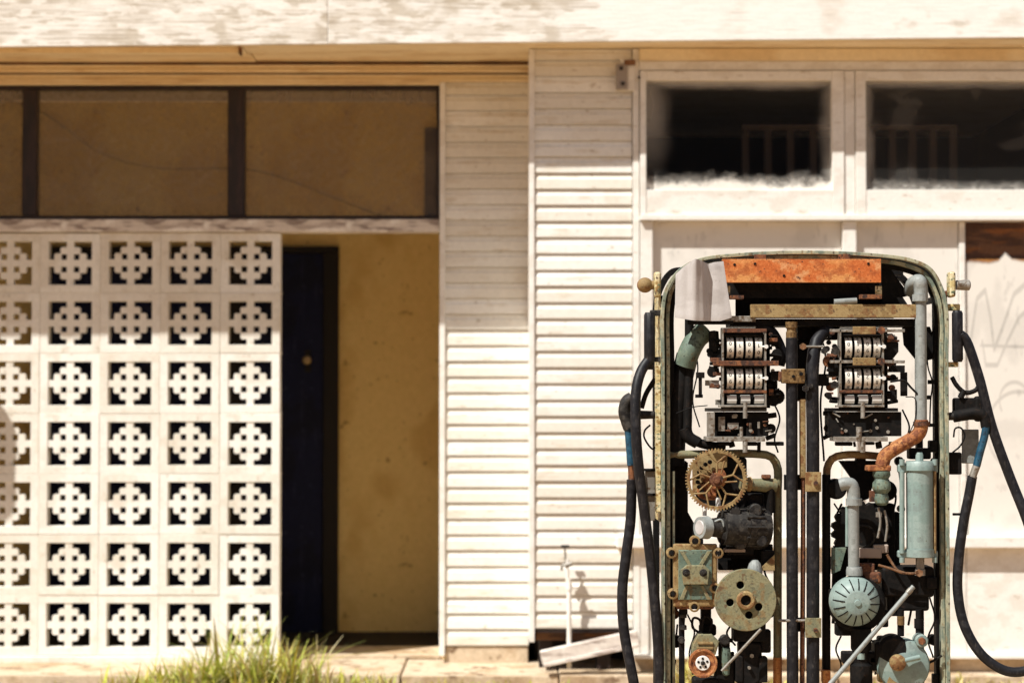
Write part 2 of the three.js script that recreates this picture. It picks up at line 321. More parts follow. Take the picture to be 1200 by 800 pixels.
    for (let j = 0; j < h; j++) for (let i = 0; i < w; i++) {
      const u = i / w, v = j / h, o = (j * w + i) * 4, n = fbm(u, v, 7, 5, seed), f = fbm(u, v, 60, 40, seed + 3, 2);
      const al = Math.max(0, Math.min(1, fn(x0p + u * (x1p - x0p), y1p - v * (y1p - y0p), n, f)));
      a[o] = a[o + 1] = a[o + 2] = al * 255; a[o + 3] = 255;
      let k = 1 - .05 * sstep(.5, .7, fbm(u, v, 5, 9, seed + 9)) - .07 * sstep(.68, .78, fbm(u, v, 24, 20, seed + 12)) + (r() - .5) * .03;
      if (ink) k *= 1 - .12 * ink[((h - 1 - j) * w + i) * 4] / 255;
      for (let q = 0; q < 3; q++) c[o + q] = Math.min(255, color[q] * k); c[o + 3] = 255;
    }
    const mk = d => { const t = new THREE.DataTexture(d, w, h, THREE.RGBAFormat); t.magFilter = t.minFilter = THREE.LinearFilter; t.needsUpdate = true; return t; };
    const map = mk(c); map.colorSpace = THREE.SRGBColorSpace;
    const m = new THREE.MeshStandardMaterial({ map, alphaMap: mk(a), transparent: true, roughness: .9, side: THREE.DoubleSide });
    const A = at(x0p, y0p, B0), C = at(x1p, y1p, B0), g = new THREE.PlaneGeometry(C.x - A.x, A.y - C.y); g.translate((A.x + C.x) / 2, (A.y + C.y) / 2, -B0 - .01 + dz);
    mesh(name, g, m, parent, true);
  }
  for (const [a, b, sd] of [[-204, 23, 46], [40, 265, 47], [285, 511, 48]]) wash(a, b, 104.5, 252.5, (x, y, n, f) => .34 + .3 * (n - .4) + .25 * (f - .45) + .35 * sstep(26, 6, (y - 104) + (n - .5) * 46) * sstep(.5, .62, fbm((x - a) / (b - a), .3, 9, 9, sd + 3)), sd, [128, 114, 100], -.017, null, R, 'dust_film', tr);
  const white = [228, 222, 213];
  wash(757, 976.5, 94, 224, (x, y, n, f) => { const e = Math.max(sstep(203, 217, y + (n - .5) * 22) * (.42 + .6 * (f - .45)) + sstep(213, 224, y + (n - .5) * 14 + 7 * Math.exp(-((x - 850) ** 2) / 900)), sstep(34, 0, (x - 757) + (n - .5) * 16) * .36 * sstep(225, 120, y), sstep(14, 0, (y - 94) + (n - .5) * 8) * .6, sstep(18, 0, 976 - x + (n - .5) * 10) * .3); return e; }, 41, white);
  wash(1015, 1318, 94, 224, (x, y, n, f) => Math.max(sstep(206, 226, y + (n - .5) * 14) * (.34 + .5 * (f - .45)), sstep(14, 0, (y - 94) + (n - .5) * 8) * .5, sstep(12, 0, x - 1015 + (n - .5) * 8) * .35, .02 + .05 * sstep(.55, .7, n)), 42, white);
  // lower panes, painted over
  const lb = Y(628, B), lt = Y(259.5, B);
  const cols = [[750.5, 765], [988, 1004], [1126, 1133], [1318, 1330]];
  for (const [a, b] of cols) mesh('post', box(X(a, B), X(b, B), lb, lt - .001, -B - .07, fr + (a === 1126 ? -.025 : .003), .003), mTrim, bay);
  const lp = [[765, 988], [1004, 1126], [1133, 1318]];
  for (const [a, b] of lp) mesh('pane', box(X(a, B) + .001, X(b, B) - .001, lb + .002, lt - .002, -B - .024, -B - .02), mGlass, bay);
  const dz = -.007;
  wash(765, 988, 259.5, 628, () => 1, 43, [226, 221, 213], dz);
  wash(1004, 1126, 259.5, 628, () => 1, 44, [226, 221, 213], dz);
  const arc = (cx, cy, rx, ry, a0, a1) => Array.from({ length: 24 }, (_, i) => { const t = a0 + (a1 - a0) * i / 23; return [cx + rx * Math.cos(t), cy + ry * Math.sin(t)]; });
  wash(1133, 1318, 259.5, 628, (x, y, n, f) => sstep(304, 309, y + (n - .5) * 9 + (Math.abs(x - 1180) < 9 ? 8 - Math.abs(x - 1180) : 0)), 45, [226, 220, 211], dz,
    [[6, [1139, 395], [1146, 350], [1156, 340], [1162, 372], [1166, 410], [1176, 385], [1190, 345], [1205, 332]], [5, [1152, 400], [1156, 428], [1170, 428], [1182, 400], [1196, 372], [1210, 360]], [4, ...arc(1195, 505, 38, 46, 1.9, 5.2)], [3, [1150, 405], [1240, 408]], [4, ...arc(1190, 470, 18, 22, 2.6, 6)]]);
  mesh('inner_rail', box(X(1133, B), X(1318, B), Y(311, B), Y(303, B), -B - .06, -B - .03, .002), mOchre, bay);
  mesh('inner_board', box(X(1133, B), X(1318, B), Y(303, B) + .001, lt, -B - .08, -B - .05, .002), mBrown, bay);
  // sill and apron panels
  mesh('sill', box(X(722, B), XR, Y(641, B), Y(627.5, B), -B - .08, -B + .06, .005), mTrim, bay);
  const ap = [742.5, 760, 930, 1132, 1330];
  for (let i = 0; i < 4; i++) mesh('apron_panel', box(X(ap[i], B) + .0015, X(ap[i + 1], B) - .0015, Y(766, B), Y(641, B) - .001, -B - .03, -B + (i ? .0 : .012), .002), mTrim, bay);
  mesh('base_ledge', box(X(742, B), XR, Y(771, B), Y(766, B) - .001, -B - .03, -B + .03, .003), mTrim, bay);
  mesh('base_wall', box(X(742, B), XR, -.02, Y(771, B) - .001, -B - .06, -B - .02, .003), mSlab, bay);
  // dim room behind the bay, with barred frames against its back wall
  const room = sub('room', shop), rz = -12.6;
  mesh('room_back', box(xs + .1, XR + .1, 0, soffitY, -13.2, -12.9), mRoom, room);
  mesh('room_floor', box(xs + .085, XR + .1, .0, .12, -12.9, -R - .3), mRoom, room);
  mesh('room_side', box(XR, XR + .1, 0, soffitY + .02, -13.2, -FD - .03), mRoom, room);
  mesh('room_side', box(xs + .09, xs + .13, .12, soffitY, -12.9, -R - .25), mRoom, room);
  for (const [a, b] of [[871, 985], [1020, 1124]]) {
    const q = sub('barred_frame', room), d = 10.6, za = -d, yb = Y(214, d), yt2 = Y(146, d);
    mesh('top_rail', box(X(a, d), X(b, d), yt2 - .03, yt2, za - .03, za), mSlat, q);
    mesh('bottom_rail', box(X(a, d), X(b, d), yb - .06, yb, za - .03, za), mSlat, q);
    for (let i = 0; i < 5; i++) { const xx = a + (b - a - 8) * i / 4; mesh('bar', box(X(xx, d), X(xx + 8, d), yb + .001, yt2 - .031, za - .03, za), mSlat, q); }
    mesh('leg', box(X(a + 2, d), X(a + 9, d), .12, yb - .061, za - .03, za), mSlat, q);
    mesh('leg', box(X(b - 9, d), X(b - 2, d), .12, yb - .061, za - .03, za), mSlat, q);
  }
  // service bracket with two porcelain knobs under the eave
  ORG = shop.position;
  const br = sub('service_bracket', shop), bd = B - .03;
  mesh('bracket_plate', pbox(727, 69, 744, 106, bd, .014, .002), mTrim, br);
  mesh('porcelain', pbox(722, 74, 736, 105, bd - .014, .03, .008), plain(.34, .29, .25, .4), br);
  each('bolt', [bolt(728, 80, bd - .014, 2.6), bolt(730, 98, bd - .014, 2.6), bolt(741, 72, bd - .0, 2.4)], plain(.03, .02, .02, .6), br);
  mesh('strap', pbox(732, 70, 745, 76, bd - .016, .014, .002), mBrown, br);
  mesh('bolt', bolt(749, 91, B - .035, 1.8), plain(.03, .02, .02, .6), br);
}

// ---------------------------------------------------------------- breeze block screen
{
  const scr = thing('breeze_block_screen', V(X(150, R), .05, -R), 'white screen wall of pierced breeze blocks under the porch beam', 'wall');
  const P = M(70.6, R), h = P / 2 - .0022, k = P / 70.6;
  const s = new THREE.Shape([[-28.5, -28.5], [28.5, -28.5], [28.5, 28.5], [-28.5, 28.5]].map(p => new THREE.Vector2(p[0] * k, p[1] * k)));
  for (const [sx, sy] of [[1, 1], [-1, 1], [-1, -1], [1, -1]]) {
    const L = [[4.1, 27], [4.1, 18.8], [9.6, 18.8], [11, 18], [11.6, 16.6], [11.5, 13.6], [11.3, 11.3], [13.6, 11.5], [16.6, 11.6], [18, 11], [18.8, 9.6], [18.8, 4.1], [27, 4.1], [27, 27]];
    const Q = [[3.9, 3.9], [10.8, 3.9], [10.8, 9.4], [11, 11], [9.4, 10.8], [3.9, 10.8]];
    for (const pts of [L, Q]) { const q = pts.map(([x, y]) => new THREE.Vector2(x * sx * k, y * sy * k)); s.holes.push(new THREE.Path(q)); }
  }
  // deep square frame with a thinner pierced panel set in it
  const sq = (q, C) => new C([[-q, -q], [q, -q], [q, q], [-q, q]].map(p => new THREE.Vector2(...p)));
  const fr = sq(h, THREE.Shape); fr.holes.push(sq(25.8 * k, THREE.Path));
  const gf = new THREE.ExtrudeGeometry(fr, { depth: .066, bevelEnabled: true, bevelSize: .0015, bevelThickness: .003, bevelSegments: 1 }); gf.translate(0, 0, -.069);
  const gp = new THREE.ExtrudeGeometry(s, { depth: .03, bevelEnabled: false }); gp.translate(0, 0, -.034);
  const geos = [0, 1, 2, 3, 4, 5].map(() => { const q = mergeGeometries([gf, gp]); boxUV(q, .9, rnd(), rnd()); return q; });
  const cx = [292.5, 221.9, 151.3, 80.7, 10.1, -60.5, -131.1, -201.7, -272.3, -342.9, -413.5], topY = Y(272.6, R) - .001;
  cx.forEach((c, i) => { for (let j = 0; j < 7; j++) {
    const b = new THREE.Mesh(geos[Math.floor(rnd() * 6)], mBlocks[Math.floor(rnd() * 3)]); b.name = 'breeze_block'; b.castShadow = b.receiveShadow = true;
    b.position.set(X(c, R), topY - P * (j + .5), -R + (rnd() - .5) * .005).add(V((rnd() - .5) * .0024, (rnd() - .5) * .0024, 0)).sub(scr.position); b.rotation.z = (rnd() - .5) * .008; scr.add(b);
  } });
  const yb = topY - P * 7;
  const jm = mBlocks[2], x0 = X(-448, R), x1 = X(328, R);
  ORG = scr.position;
  for (let j = 1; j < 7; j++) mesh('mortar_joint', box(x0, x1, topY - P * j - .006, topY - P * j + .006, -R - .08, -R - .0032), jm, scr);
  for (let i = 0; i < cx.length; i++) mesh('mortar_joint', box(X(cx[i] - 35.3, R) - .006, X(cx[i] - 35.3, R) + .006, yb, topY, -R - .078, -R - .0036), jm, scr);
  mesh('base_course', box(x0, X(329, R), .046, yb - .001, -R - .09, -R + .012, .006), jm, scr);
}

// ---------------------------------------------------------------- pump materials
const mRust = mat(51, [198, 104, 44], [{ c: [216, 148, 84], t: .5, sx: 3, sy: 8, soft: .2 }, { c: [158, 82, 36], t: .6, sx: 16, a: .6, soft: .16 }, { c: [222, 176, 130], t: .66, sx: 8, a: .6 }, { c: [70, 38, 24], t: .77, sx: 40, soft: .04 }], { tile: .3, rough: .85, grain: 26, bump: .001 });
const mRustBrown = mat(52, [104, 62, 38], [{ c: [138, 86, 50], t: .54, sx: 8 }, { c: [58, 36, 26], t: .58, sx: 14 }, { c: [160, 116, 74], t: .74, sx: 24, a: .7 }], { tile: .18, rough: .85, grain: 22, bump: .0008 });
const mTan = mat(53, [150, 122, 76], [{ c: [172, 146, 98], t: .54, sx: 7 }, { c: [128, 84, 44], t: .6, sx: 10, a: .8 }, { c: [76, 56, 36], t: .72, sx: 24, a: .7 }], { tile: .2, rough: .75, grain: 20, bump: .0006 });
const mOlive = mat(54, [134, 134, 104], [{ c: [150, 144, 108], t: .5, sx: 5 }, { c: [148, 116, 72], t: .62, sx: 9, a: .65 }, { c: [104, 72, 44], t: .72, sx: 16, a: .7 }, { c: [84, 86, 70], t: .68, sx: 22, a: .5 }], { tile: .22, rough: .75, grain: 18, bump: .0008 });
const mGreen = mat(55, [112, 132, 116], [{ c: [134, 150, 130], t: .55, sx: 7 }, { c: [130, 100, 62], t: .7, sx: 12, a: .7 }, { c: [58, 64, 56], t: .68, sx: 22, a: .7 }], { tile: .2, rough: .65, grain: 14, bump: .0006 });
const mPale = mat(56, [154, 177, 170], [{ c: [170, 189, 182], t: .55, sx: 4, sy: 8 }, { c: [144, 158, 154], t: .62, sx: 10, a: .6 }, { c: [104, 100, 86], t: .8, sx: 26, a: .6, soft: .05 }], { tile: .25, rough: .5, grain: 9, bump: .0003 });
const mGalv = mat(57, [168, 172, 168], [{ c: [184, 188, 184], t: .55, sx: 6 }, { c: [140, 142, 136], t: .62, sx: 14, a: .6 }, { c: [124, 104, 80], t: .8, sx: 20, a: .5 }], { tile: .2, rough: .55, grain: 10, bump: .0003 });
const mSteel = mat(58, [168, 160, 148], [{ c: [196, 190, 180], t: .58, sx: 8 }, { c: [110, 86, 64], t: .64, sx: 10, a: .8 }], { tile: .1, rough: .45, metal: .3, grain: 12 });
const mBlack = mat(59, [15, 13, 12], [{ c: [24, 20, 18], t: .55, sx: 10 }, { c: [52, 36, 26], t: .74, sx: 20, a: .7 }, { c: [8, 7, 7], t: .58, sx: 6 }], { tile: .15, rough: .7, grain: 6, bump: .0012, spec: .35 });  // black grease, with the shade on rear parts also put into the colour
const mGrime = mat(60, [44, 41, 38], [{ c: [66, 62, 57], t: .58, sx: 10, sy: 6 }, { c: [24, 21, 20], t: .55, sx: 12 }, { c: [92, 72, 52], t: .77, sx: 24, a: .7 }], { tile: .14, rough: .62, grain: 12, bump: .0015, spec: .5 });
const mRubber = mat(61, [23, 22, 25], [{ c: [38, 37, 40], t: .54, sx: 6, sy: 12 }, { c: [64, 60, 57], t: .68, sx: 22, sy: 9, a: .5 }, { c: [96, 86, 74], t: .76, sx: 40, sy: 16, a: .5 }], { tile: .2, rough: .5, grain: 5, spec: .5 });
const mCream = mat(62, [226, 212, 172], [{ c: [206, 186, 130], t: .52, sx: 4, sy: 8 }, { c: [150, 116, 62], t: .62, sx: 8, sy: 12, h: -.2 }, { c: [96, 108, 84], t: .66, sx: 12, sy: 16 }, { c: [70, 44, 28], t: .72, sx: 14 }], { tile: .16, rough: .7, grain: 12, bump: .001 });
const mFrame = mat(63, [170, 170, 144], [{ c: [190, 186, 156], t: .52, sx: 6, sy: 10 }, { c: [128, 140, 124], t: .58, sx: 10, sy: 6 }, { c: [128, 100, 66], t: .68, sx: 20, sy: 10, h: -.2, a: .7 }, { c: [64, 54, 42], t: .74, sx: 30, h: -.2, a: .8 }], { tile: .3, rough: .65, grain: 16, bump: .0006 });
const mSheet = mat(64, [206, 200, 197], [{ c: [192, 185, 181], t: .54, sx: 3, sy: 5 }, { c: [158, 146, 136], t: .8, sx: 20, a: .5 }], { tile: .25, rough: .5, grain: 6 });
const mWheel = plain(.72, .7, .66, .55);
const mBrass = mat(65, [146, 114, 70], [{ c: [168, 136, 90], t: .55, sx: 8 }, { c: [92, 66, 38], t: .62, sx: 14, a: .8 }], { tile: .08, rough: .5, metal: .3, grain: 14 });
const mTeal = mat(66, [26, 82, 110], [{ c: [42, 100, 126], t: .56, sx: 8 }, { c: [20, 56, 76], t: .62, sx: 12 }], { tile: .1, rough: .45, grain: 8 });
const mCopper = mat(67, [176, 128, 92], [{ c: [202, 160, 124], t: .55, sx: 8 }, { c: [110, 74, 50], t: .62, sx: 9 }], { tile: .08, rough: .45, metal: .4, grain: 10 });

for (const [m, k] of [[mRust, .86], [mRustBrown, .85], [mTan, .74], [mOlive, .68], [mGreen, .62], [mPale, .6], [mGalv, .6], [mSteel, .6], [mCream, .85], [mFrame, .72], [mSheet, .82], [mBrass, .66], [mCopper, .55], [mTeal, .62]]) m.color.setRGB(k, k, k);
const mRustDull = mat(68, [150, 92, 50], [{ c: [172, 118, 70], t: .52, sx: 6 }, { c: [112, 62, 34], t: .58, sx: 12 }, { c: [60, 38, 26], t: .75, sx: 30, soft: .04 }], { tile: .16, rough: .85, grain: 22, bump: .0008 });
// ---------------------------------------------------------------- the stripped fuel pump
{
  const D = 6.5, pump = thing('fuel_pump', V(X(942, 6.7), .15, -6.7), 'stripped rusty twin fuel pump with its inner workings exposed', 'fuel pump');
  const base = py => Y(py, D);
  // arched frames ----------------------------------------------------------
  function arch(d, xl, xr, top, w, t, grow = 0) {
    const c = new THREE.CatmullRomCurve3([[xl, 420], [xl, 362], [xl + 5, 338], [xl + 20, 316], [xl + 44, top + 9], [xl + 90, top + 3], [(xl + xr) / 2, top], [xr - 90, top + 3], [xr - 44, top + 9], [xr - 20, top + 20], [xr - 5, top + 46], [xr, top + 72], [xr, 420]].map(([x, y]) => V(x, y, 0)), false, 'centripetal');
    const n = 90, out = [], inn = [];
    for (let i = 0; i <= n; i++) { const p = c.getPoint(i / n), q = c.getTangent(i / n); out.push([p.x, p.y]); inn.push([p.x - q.y * w, p.y + q.x * w]); }
    const yb = .152, toW = ([x, y]) => { const p = at(x, y, d); return new THREE.Vector2(p.x, p.y); };
    const o = out.map(toW), q = inn.map(toW), pts = [new THREE.Vector2(o[0].x, yb), ...o, new THREE.Vector2(o[n].x, yb), new THREE.Vector2(q[n].x, yb), ...q.reverse(), new THREE.Vector2(q[n].x, yb)];
    return extr(new THREE.Shape(pts), d, t, .0015);
  }
  mesh('front_frame', arch(D, 775.5, 1111.5, 294, 3.2, .022), mFrame, pump);
  mesh('frame_liner', arch(D + .05, 777, 1109, 297, 13, .012), mBlack, pump);
  mesh('door_frame', arch(D + .016, 781.5, 1105.5, 299.5, 3.2, .03), mFrame, pump);
  mesh('back_frame', arch(6.86, 766, 1081, 304, 6, .03), mBlack, pump);
  for (const [x, y] of [[891, 296], [990, 295.5]]) mesh('clip', pbox(x - 7, y + 2, x + 7, y + 11, D - .003, .03), mRustBrown, pump);
  // side skins
  { const xw = X(775, D); mesh('side_skin', box(xw - .003, xw + .001, Y(612, D), Y(345, D), -D - .25, -D - .024, .0008), mCream, pump);
    const xr = X(1112, D); mesh('side_skin', box(xr - .002, xr + .003, Y(800, D), Y(340, D), -D - .07, -D - .024, .0008), mRustBrown, pump);
    mesh('edge_strip', box(xw - .018, xw - .001, Y(600, D), Y(428, D), -D - .022, -D - .004, .002), mCream, pump);
    mesh('base_pan', box(xw + .01, xr - .01, .151, .19, -6.86, -D - .03, .006), mRustBrown, pump);
    for (const x of [xw + .012, xr - .012]) mesh('top_runner', box(x - .008, x + .008, Y(352, D), Y(345, D), -6.86, -D - .06, .002), mBlack, pump);
    for (const y of [318, 900]) mesh('cross_rail', box(X(800, 6.8), X(1060, 6.8), Y(y, 6.8) - .012, Y(y, 6.8) + .012, -6.84, -6.8, .002), mBlack, pump);
  }
  // side bosses with knobs
  for (const s of [0, 1]) {
    const k = sub('hose_hook', pump), xa = s ? 1113 : 767;
    mesh('boss', pbox(xa, 318, xa + 8, 348, D - .002, .05, .008), mCream, k);
    const a = at(s ? 1121 : 767, 334, D + .02), b = at(s ? 1136 : 748, 334, D + .02);
    if (s) mesh('knob', [cyl(a, b, .0155, .0175, 18), cyl(b, b.clone().add(V(.004, 0, 0)), .0175, .011, 18)], mSteel, k);
    else { const q = new THREE.SphereGeometry(M(9.5, D), 20, 14); q.scale(1, .95, .95); q.translate(b.x + M(8, D), b.y, b.z); mesh('knob', [q, cyl(a, b.clone().add(V(M(8, D), 0, 0)), .014, .014, 14)], mTan, k); }
  }
  // top: bent sheet, rusted channel, bars
  {
    const flap = new THREE.BufferGeometry(), nu = 24, nv = 10, pos = [], idx = [];
    const topE = [[792, 321], [803, 311], [815, 303], [822, 305], [830, 309], [838, 307], [848, 306]], botE = [[791, 372], [803, 374], [814, 375.5], [824, 376], [832, 376], [845, 376], [858, 372]], zz = [0, .022, .05, .036, .0, .004, .0];
    const lerp = (A, t) => { const x = t * (A.length - 1), i = Math.min(A.length - 2, Math.floor(x)), f = x - i; return Array.isArray(A[0]) ? [A[i][0] + (A[i + 1][0] - A[i][0]) * f, A[i][1] + (A[i + 1][1] - A[i][1]) * f] : A[i] + (A[i + 1] - A[i]) * (f * f * (3 - 2 * f)); };
    for (const back of [0, 1]) for (let j = 0; j <= nv; j++) for (let i = 0; i <= nu; i++) {
      const a = lerp(topE, i / nu), b = lerp(botE, i / nu), v = j / nv, z = lerp(zz, i / nu) * (1 - .45 * v) + .03;
      const p = at(a[0] + (b[0] - a[0]) * v, a[1] + (b[1] - a[1]) * v, D - z + back * .002); pos.push(p.x, p.y, p.z);
    }
    const N = (nu + 1) * (nv + 1);
    for (const bk of [0, 1]) for (let j = 0; j < nv; j++) for (let i = 0; i < nu; i++) { const a = bk * N + j * (nu + 1) + i, b = a + 1, c = a + nu + 1, e = c + 1; bk ? idx.push(a, b, c, b, e, c) : idx.push(a, c, b, b, c, e); }
    const rim = []; for (let i = 0; i <= nu; i++) rim.push(i); for (let j = 1; j <= nv; j++) rim.push(j * (nu + 1) + nu); for (let i = nu - 1; i >= 0; i--) rim.push(nv * (nu + 1) + i); for (let j = nv - 1; j > 0; j--) rim.push(j * (nu + 1));
    rim.forEach((a, i) => { const b = rim[(i + 1) % rim.length]; idx.push(a, b, a + N, b, b + N, a + N); });
    flap.setAttribute('position', new THREE.Float32BufferAttribute(pos, 3)); flap.setIndex(idx); flap.computeVertexNormals();
    mesh('bent_sheet', flap, mSheet, pump);
    mesh('dark_lip', pbox(806, 375, 860, 380, D - .0, .02), mBlack, pump);
    const ch = sub('rusted_channel', pump);
    mesh('front_plate', pbox(847, 305, 1033, 331, D - .03, .004, .001), mRust, ch);
    mesh('top_flange', pbox(847, 303.5, 1033, 305, D - .026, .09, .001), mRust, ch);
    mesh('inner_plate', pbox(850, 331, 1031, 349, D + .03, .005, .001), mBlack, ch);  // inside of the rusted channel, its shadow put into the black colour
    each('lower_lip', [pbox(848, 346, 872, 350, D - .024, .05, .001), pbox(1008, 345, 1034, 350, D - .024, .05, .001)], mRustBrown, ch);
    each('end_tab', [pbox(848, 335, 856, 345, D - .01, .004, .001), pbox(1026, 335, 1034, 345, D - .01, .004, .001)], mCream, ch);
    each('screw', [[861, 310], [885, 309], [1018, 309], [919, 323]].map(([x, y]) => bolt(x, y, D - .03, 1.7, .002)), mBlack, ch);
    mesh('cross_bar', pbox(880, 356.5, 1075, 372, D - .012, .02, .002), mTan, pump);
    mesh('shelf', pbox(856, 373.5, 1076, 382, D + .02, .14, .002), mBlack, pump);
    mesh('backing_plate', pbox(862, 316, 1048, 373, D + .12, .006, .002), mBlack, pump);
    mesh('backing_plate', extr(poly([[1034, 314], [1043, 314], [1066, 346], [1058, 348], [1074, 372], [1034, 372]], D + .06), D + .06, .004), mBlack, pump);
    mesh('bar_end', pbox(836, 370, 886, 377, D + .0, .02, .002), mSteel, pump);
    mesh('loose_pipe', T([[978, 354, D + .0], [1004, 352, D + .0]], D, .011, 12), mGalv, pump);
  }
  // grey riser on the right, rusty elbow, check valve, sight filter
  {
    const r = sub('riser_pipe', pump), d = D - .005;
    mesh('elbow', T([[1067, 341, d + .07], [1071, 332, d + .03], [1078, 330, d], [1079.5, 338, d], [1079.5, 348, d]], d, .0225, 16), mGalv, r);
    mesh('collar', ylathe(1079.5, d, [[0, 345], [9.2, 345], [9.2, 353], [0, 353]]), mGalv, r);
    mesh('pipe', cyl(at(1079.5, 350, d), at(1080, 498, d), .0182, .0182, 20), mGalv, r);
    mesh('rusty_elbow', T([[1080, 492], [1080, 500], [1077, 508], [1066, 516], [1050, 525], [1038, 534], [1034, 546]], d, .0225, 16), mRustDull, r);
    mesh('rust_collar', ylathe(1080, d, [[0, 494], [9.6, 494], [9.6, 499], [0, 499]]), mRustBrown, r);
    const v = sub('check_valve', pump);
    mesh('flange', pbox(1017, 545, 1045, 552, d - .02, .06, .004), mRustDull, v);
    mesh('valve_body', ylathe(1033, d, [[0, 552], [10, 552], [10.5, 557], [8, 561], [10.5, 566], [10.8, 573], [7, 578], [8.5, 583], [8, 589], [5, 592], [0, 592]]), mGreen, v);
    mesh('gland', pbox(1020, 575, 1026, 588, d, .02), mRustBrown, v);
    const f = sub('sight_filter', pump);
    mesh('barrel', ylathe(1077.5, d, [[0, 549], [15.6, 549], [15.6, 648], [0, 648]], 36), mPale, f);
    mesh('top_cap', [ylathe(1077.5, d, [[0, 540], [15, 540], [17, 543], [17.5, 551], [0, 551]], 36), pbox(1053, 544, 1100, 554, d - .014, .028, .006)], mPale, f);
    mesh('bottom_cap', [ylathe(1077.5, d, [[0, 643], [17, 643], [17, 652], [0, 653]], 36), pbox(1053, 645, 1100, 654, d - .014, .028, .006)], mPale, f);
    mesh('stub', ylathe(1077.5, d, [[0, 530], [3.5, 530], [4.6, 533], [4.6, 541], [0, 541]]), mPale, f);
    mesh('stub', ylathe(1077.5, d, [[0, 652], [5, 652], [5, 666], [6, 667], [6, 674], [0, 675]]), mSteel, f);
    for (const x of [1057.5, 1096]) { mesh('tie_rod', cyl(at(x, 552, d - .016), at(x, 648, d - .016), x < 1070 ? .0082 : .005, undefined, 12), x < 1070 ? mPale : mTan, f); each('nut', [cyl(at(x, 538, d - .016), at(x, 545, d - .016), .009, .009, 6), cyl(at(x, 653, d - .016), at(x, 659, d - .016), .009, .009, 6)], mPale, f); }
  }
  // inner stands: bent pipes each side of the middle
  mesh('stand_pipe', T([[783, 533], [830, 532], [890, 532], [904, 535], [911, 546], [911.5, 580], [911.5, 760], [911.5, 905]], D + .05, .0135, 14), mOlive, pump);
  mesh('stand_pipe', T([[969, 905], [969, 760], [969, 560], [970, 547], [976, 537], [990, 533], [1012, 533], [1034, 535]], D + .05, .0125, 14), mTan, pump);
  mesh('stand_sleeve', cyl(at(968.6, 556, D + .045), at(968.6, 905, D + .045), .0136, undefined, 14), mBlack, pump);
  mesh('pipe_tail', cyl(at(911.5, 770, D + .05), at(911.5, 905, D + .05), .0142, undefined, 14), mRust, pump);
  // the two black middle pipes and the rod between
  {
    const c = sub('centre_pipes', pump), d = D - .01;
    mesh('pipe', T([[928, 396], [928, 430], [928.5, 600], [929.5, 905]], d, .0185, 16), mRubber, c);
    mesh('pipe', T([[972, 384, d + .05], [958, 398, d + .02], [953, 425], [953, 520], [953, 905]], d, .0205, 16), mRubber, c);
    mesh('top_fitting', ylathe(928, d, [[0, 377], [7, 377], [7, 384], [5.5, 385], [5.5, 388], [6.4, 389], [6.4, 406], [0, 406]], 20), mBrass, c);
    mesh('brass_clamp', pbox(917, 432, 944, 449, d - .024, .04, .004), mBrass, c);
    each('clamp_screw', [bolt(930, 441, d - .024, 2, .004), bolt(939, 438, d - .024, 2.4, .006)], mBlack, c);
    mesh('clamp_lug', pbox(913, 435, 920, 447, d - .01, .025, .004), mRustBrown, c);
    mesh('rod', T([[941.5, 467], [941.5, 620], [940.5, 780], [940, 905]], d + .012, .0078, 10), mRustBrown, c);
    mesh('rod_plate', pbox(937, 468, 945, 560, d + .0, .006), mTan, c);
    mesh('strap_plate', pbox(944, 553, 963, 576, d - .028, .006), mTan, c); mesh('strap_bolt', bolt(956, 566, d - .028, 2.8), mRustBrown, c);
    mesh('strap_plate', pbox(944, 724, 963, 747, d - .028, .006), mOlive, c); mesh('strap_bolt', bolt(956, 738, d - .028, 2.8), mRustBrown, c);
    each('strap_band', [pbox(919, 556, 946, 574, d + .022, .006), pbox(935, 724, 946, 740, d + .02, .02)], mBlack, c);
    mesh('link_rod', cyl(at(913, 727, d - .012), at(945, 727, d - .012), .0045, undefined, 8), mSteel, c);
    mesh('cross_rod', cyl(at(942, 406, d - .01), at(966, 406, d - .01), .0035, undefined, 8), mSteel, c);
    mesh('cross_nut', bolt(941, 406, d - .02, 4, .012), mCopper, c);
    each('lower_lug', [bolt(944, 455, d - .02, 4, .014), bolt(950, 452, d - .02, 3, .01)], mGrime, c);
  }
  mesh('centre_box', pbox(935, 378, 985, 398, D + .09, .06, .006), mBlack, pump);
  mesh('centre_box', pbox(935, 398, 958, 470, D + .1, .05, .006), mBlack, pump);
  mesh('curved_hose', T([[888, 380], [902, 386], [911, 398], [917, 416], [914, 428]], D + .04, .016, 12), mRubber, pump);
  // left duct and thin pipe
  mesh('green_duct', T([[826, 388, D + .06], [817, 396, D + .05], [808, 412, D + .04], [803, 428, D + .05]], D, .035, 20), mGreen, pump);
  mesh('duct_tail', T([[806, 416, D + .075], [800, 440, D + .075], [793, 480, D + .075], [789, 545, D + .075]], D, .036, 16), mBlack, pump);
  mesh('thin_pipe', T([[808, 372], [807.5, 440], [806, 490], [807, 508], [816, 517], [832, 522], [850, 524]], D + .045, .0145, 12), mBlack, pump);
  mesh('pipe_elbow', T([[802, 502], [807, 512], [818, 519]], D + .04, .0195, 12), mBlack, pump);

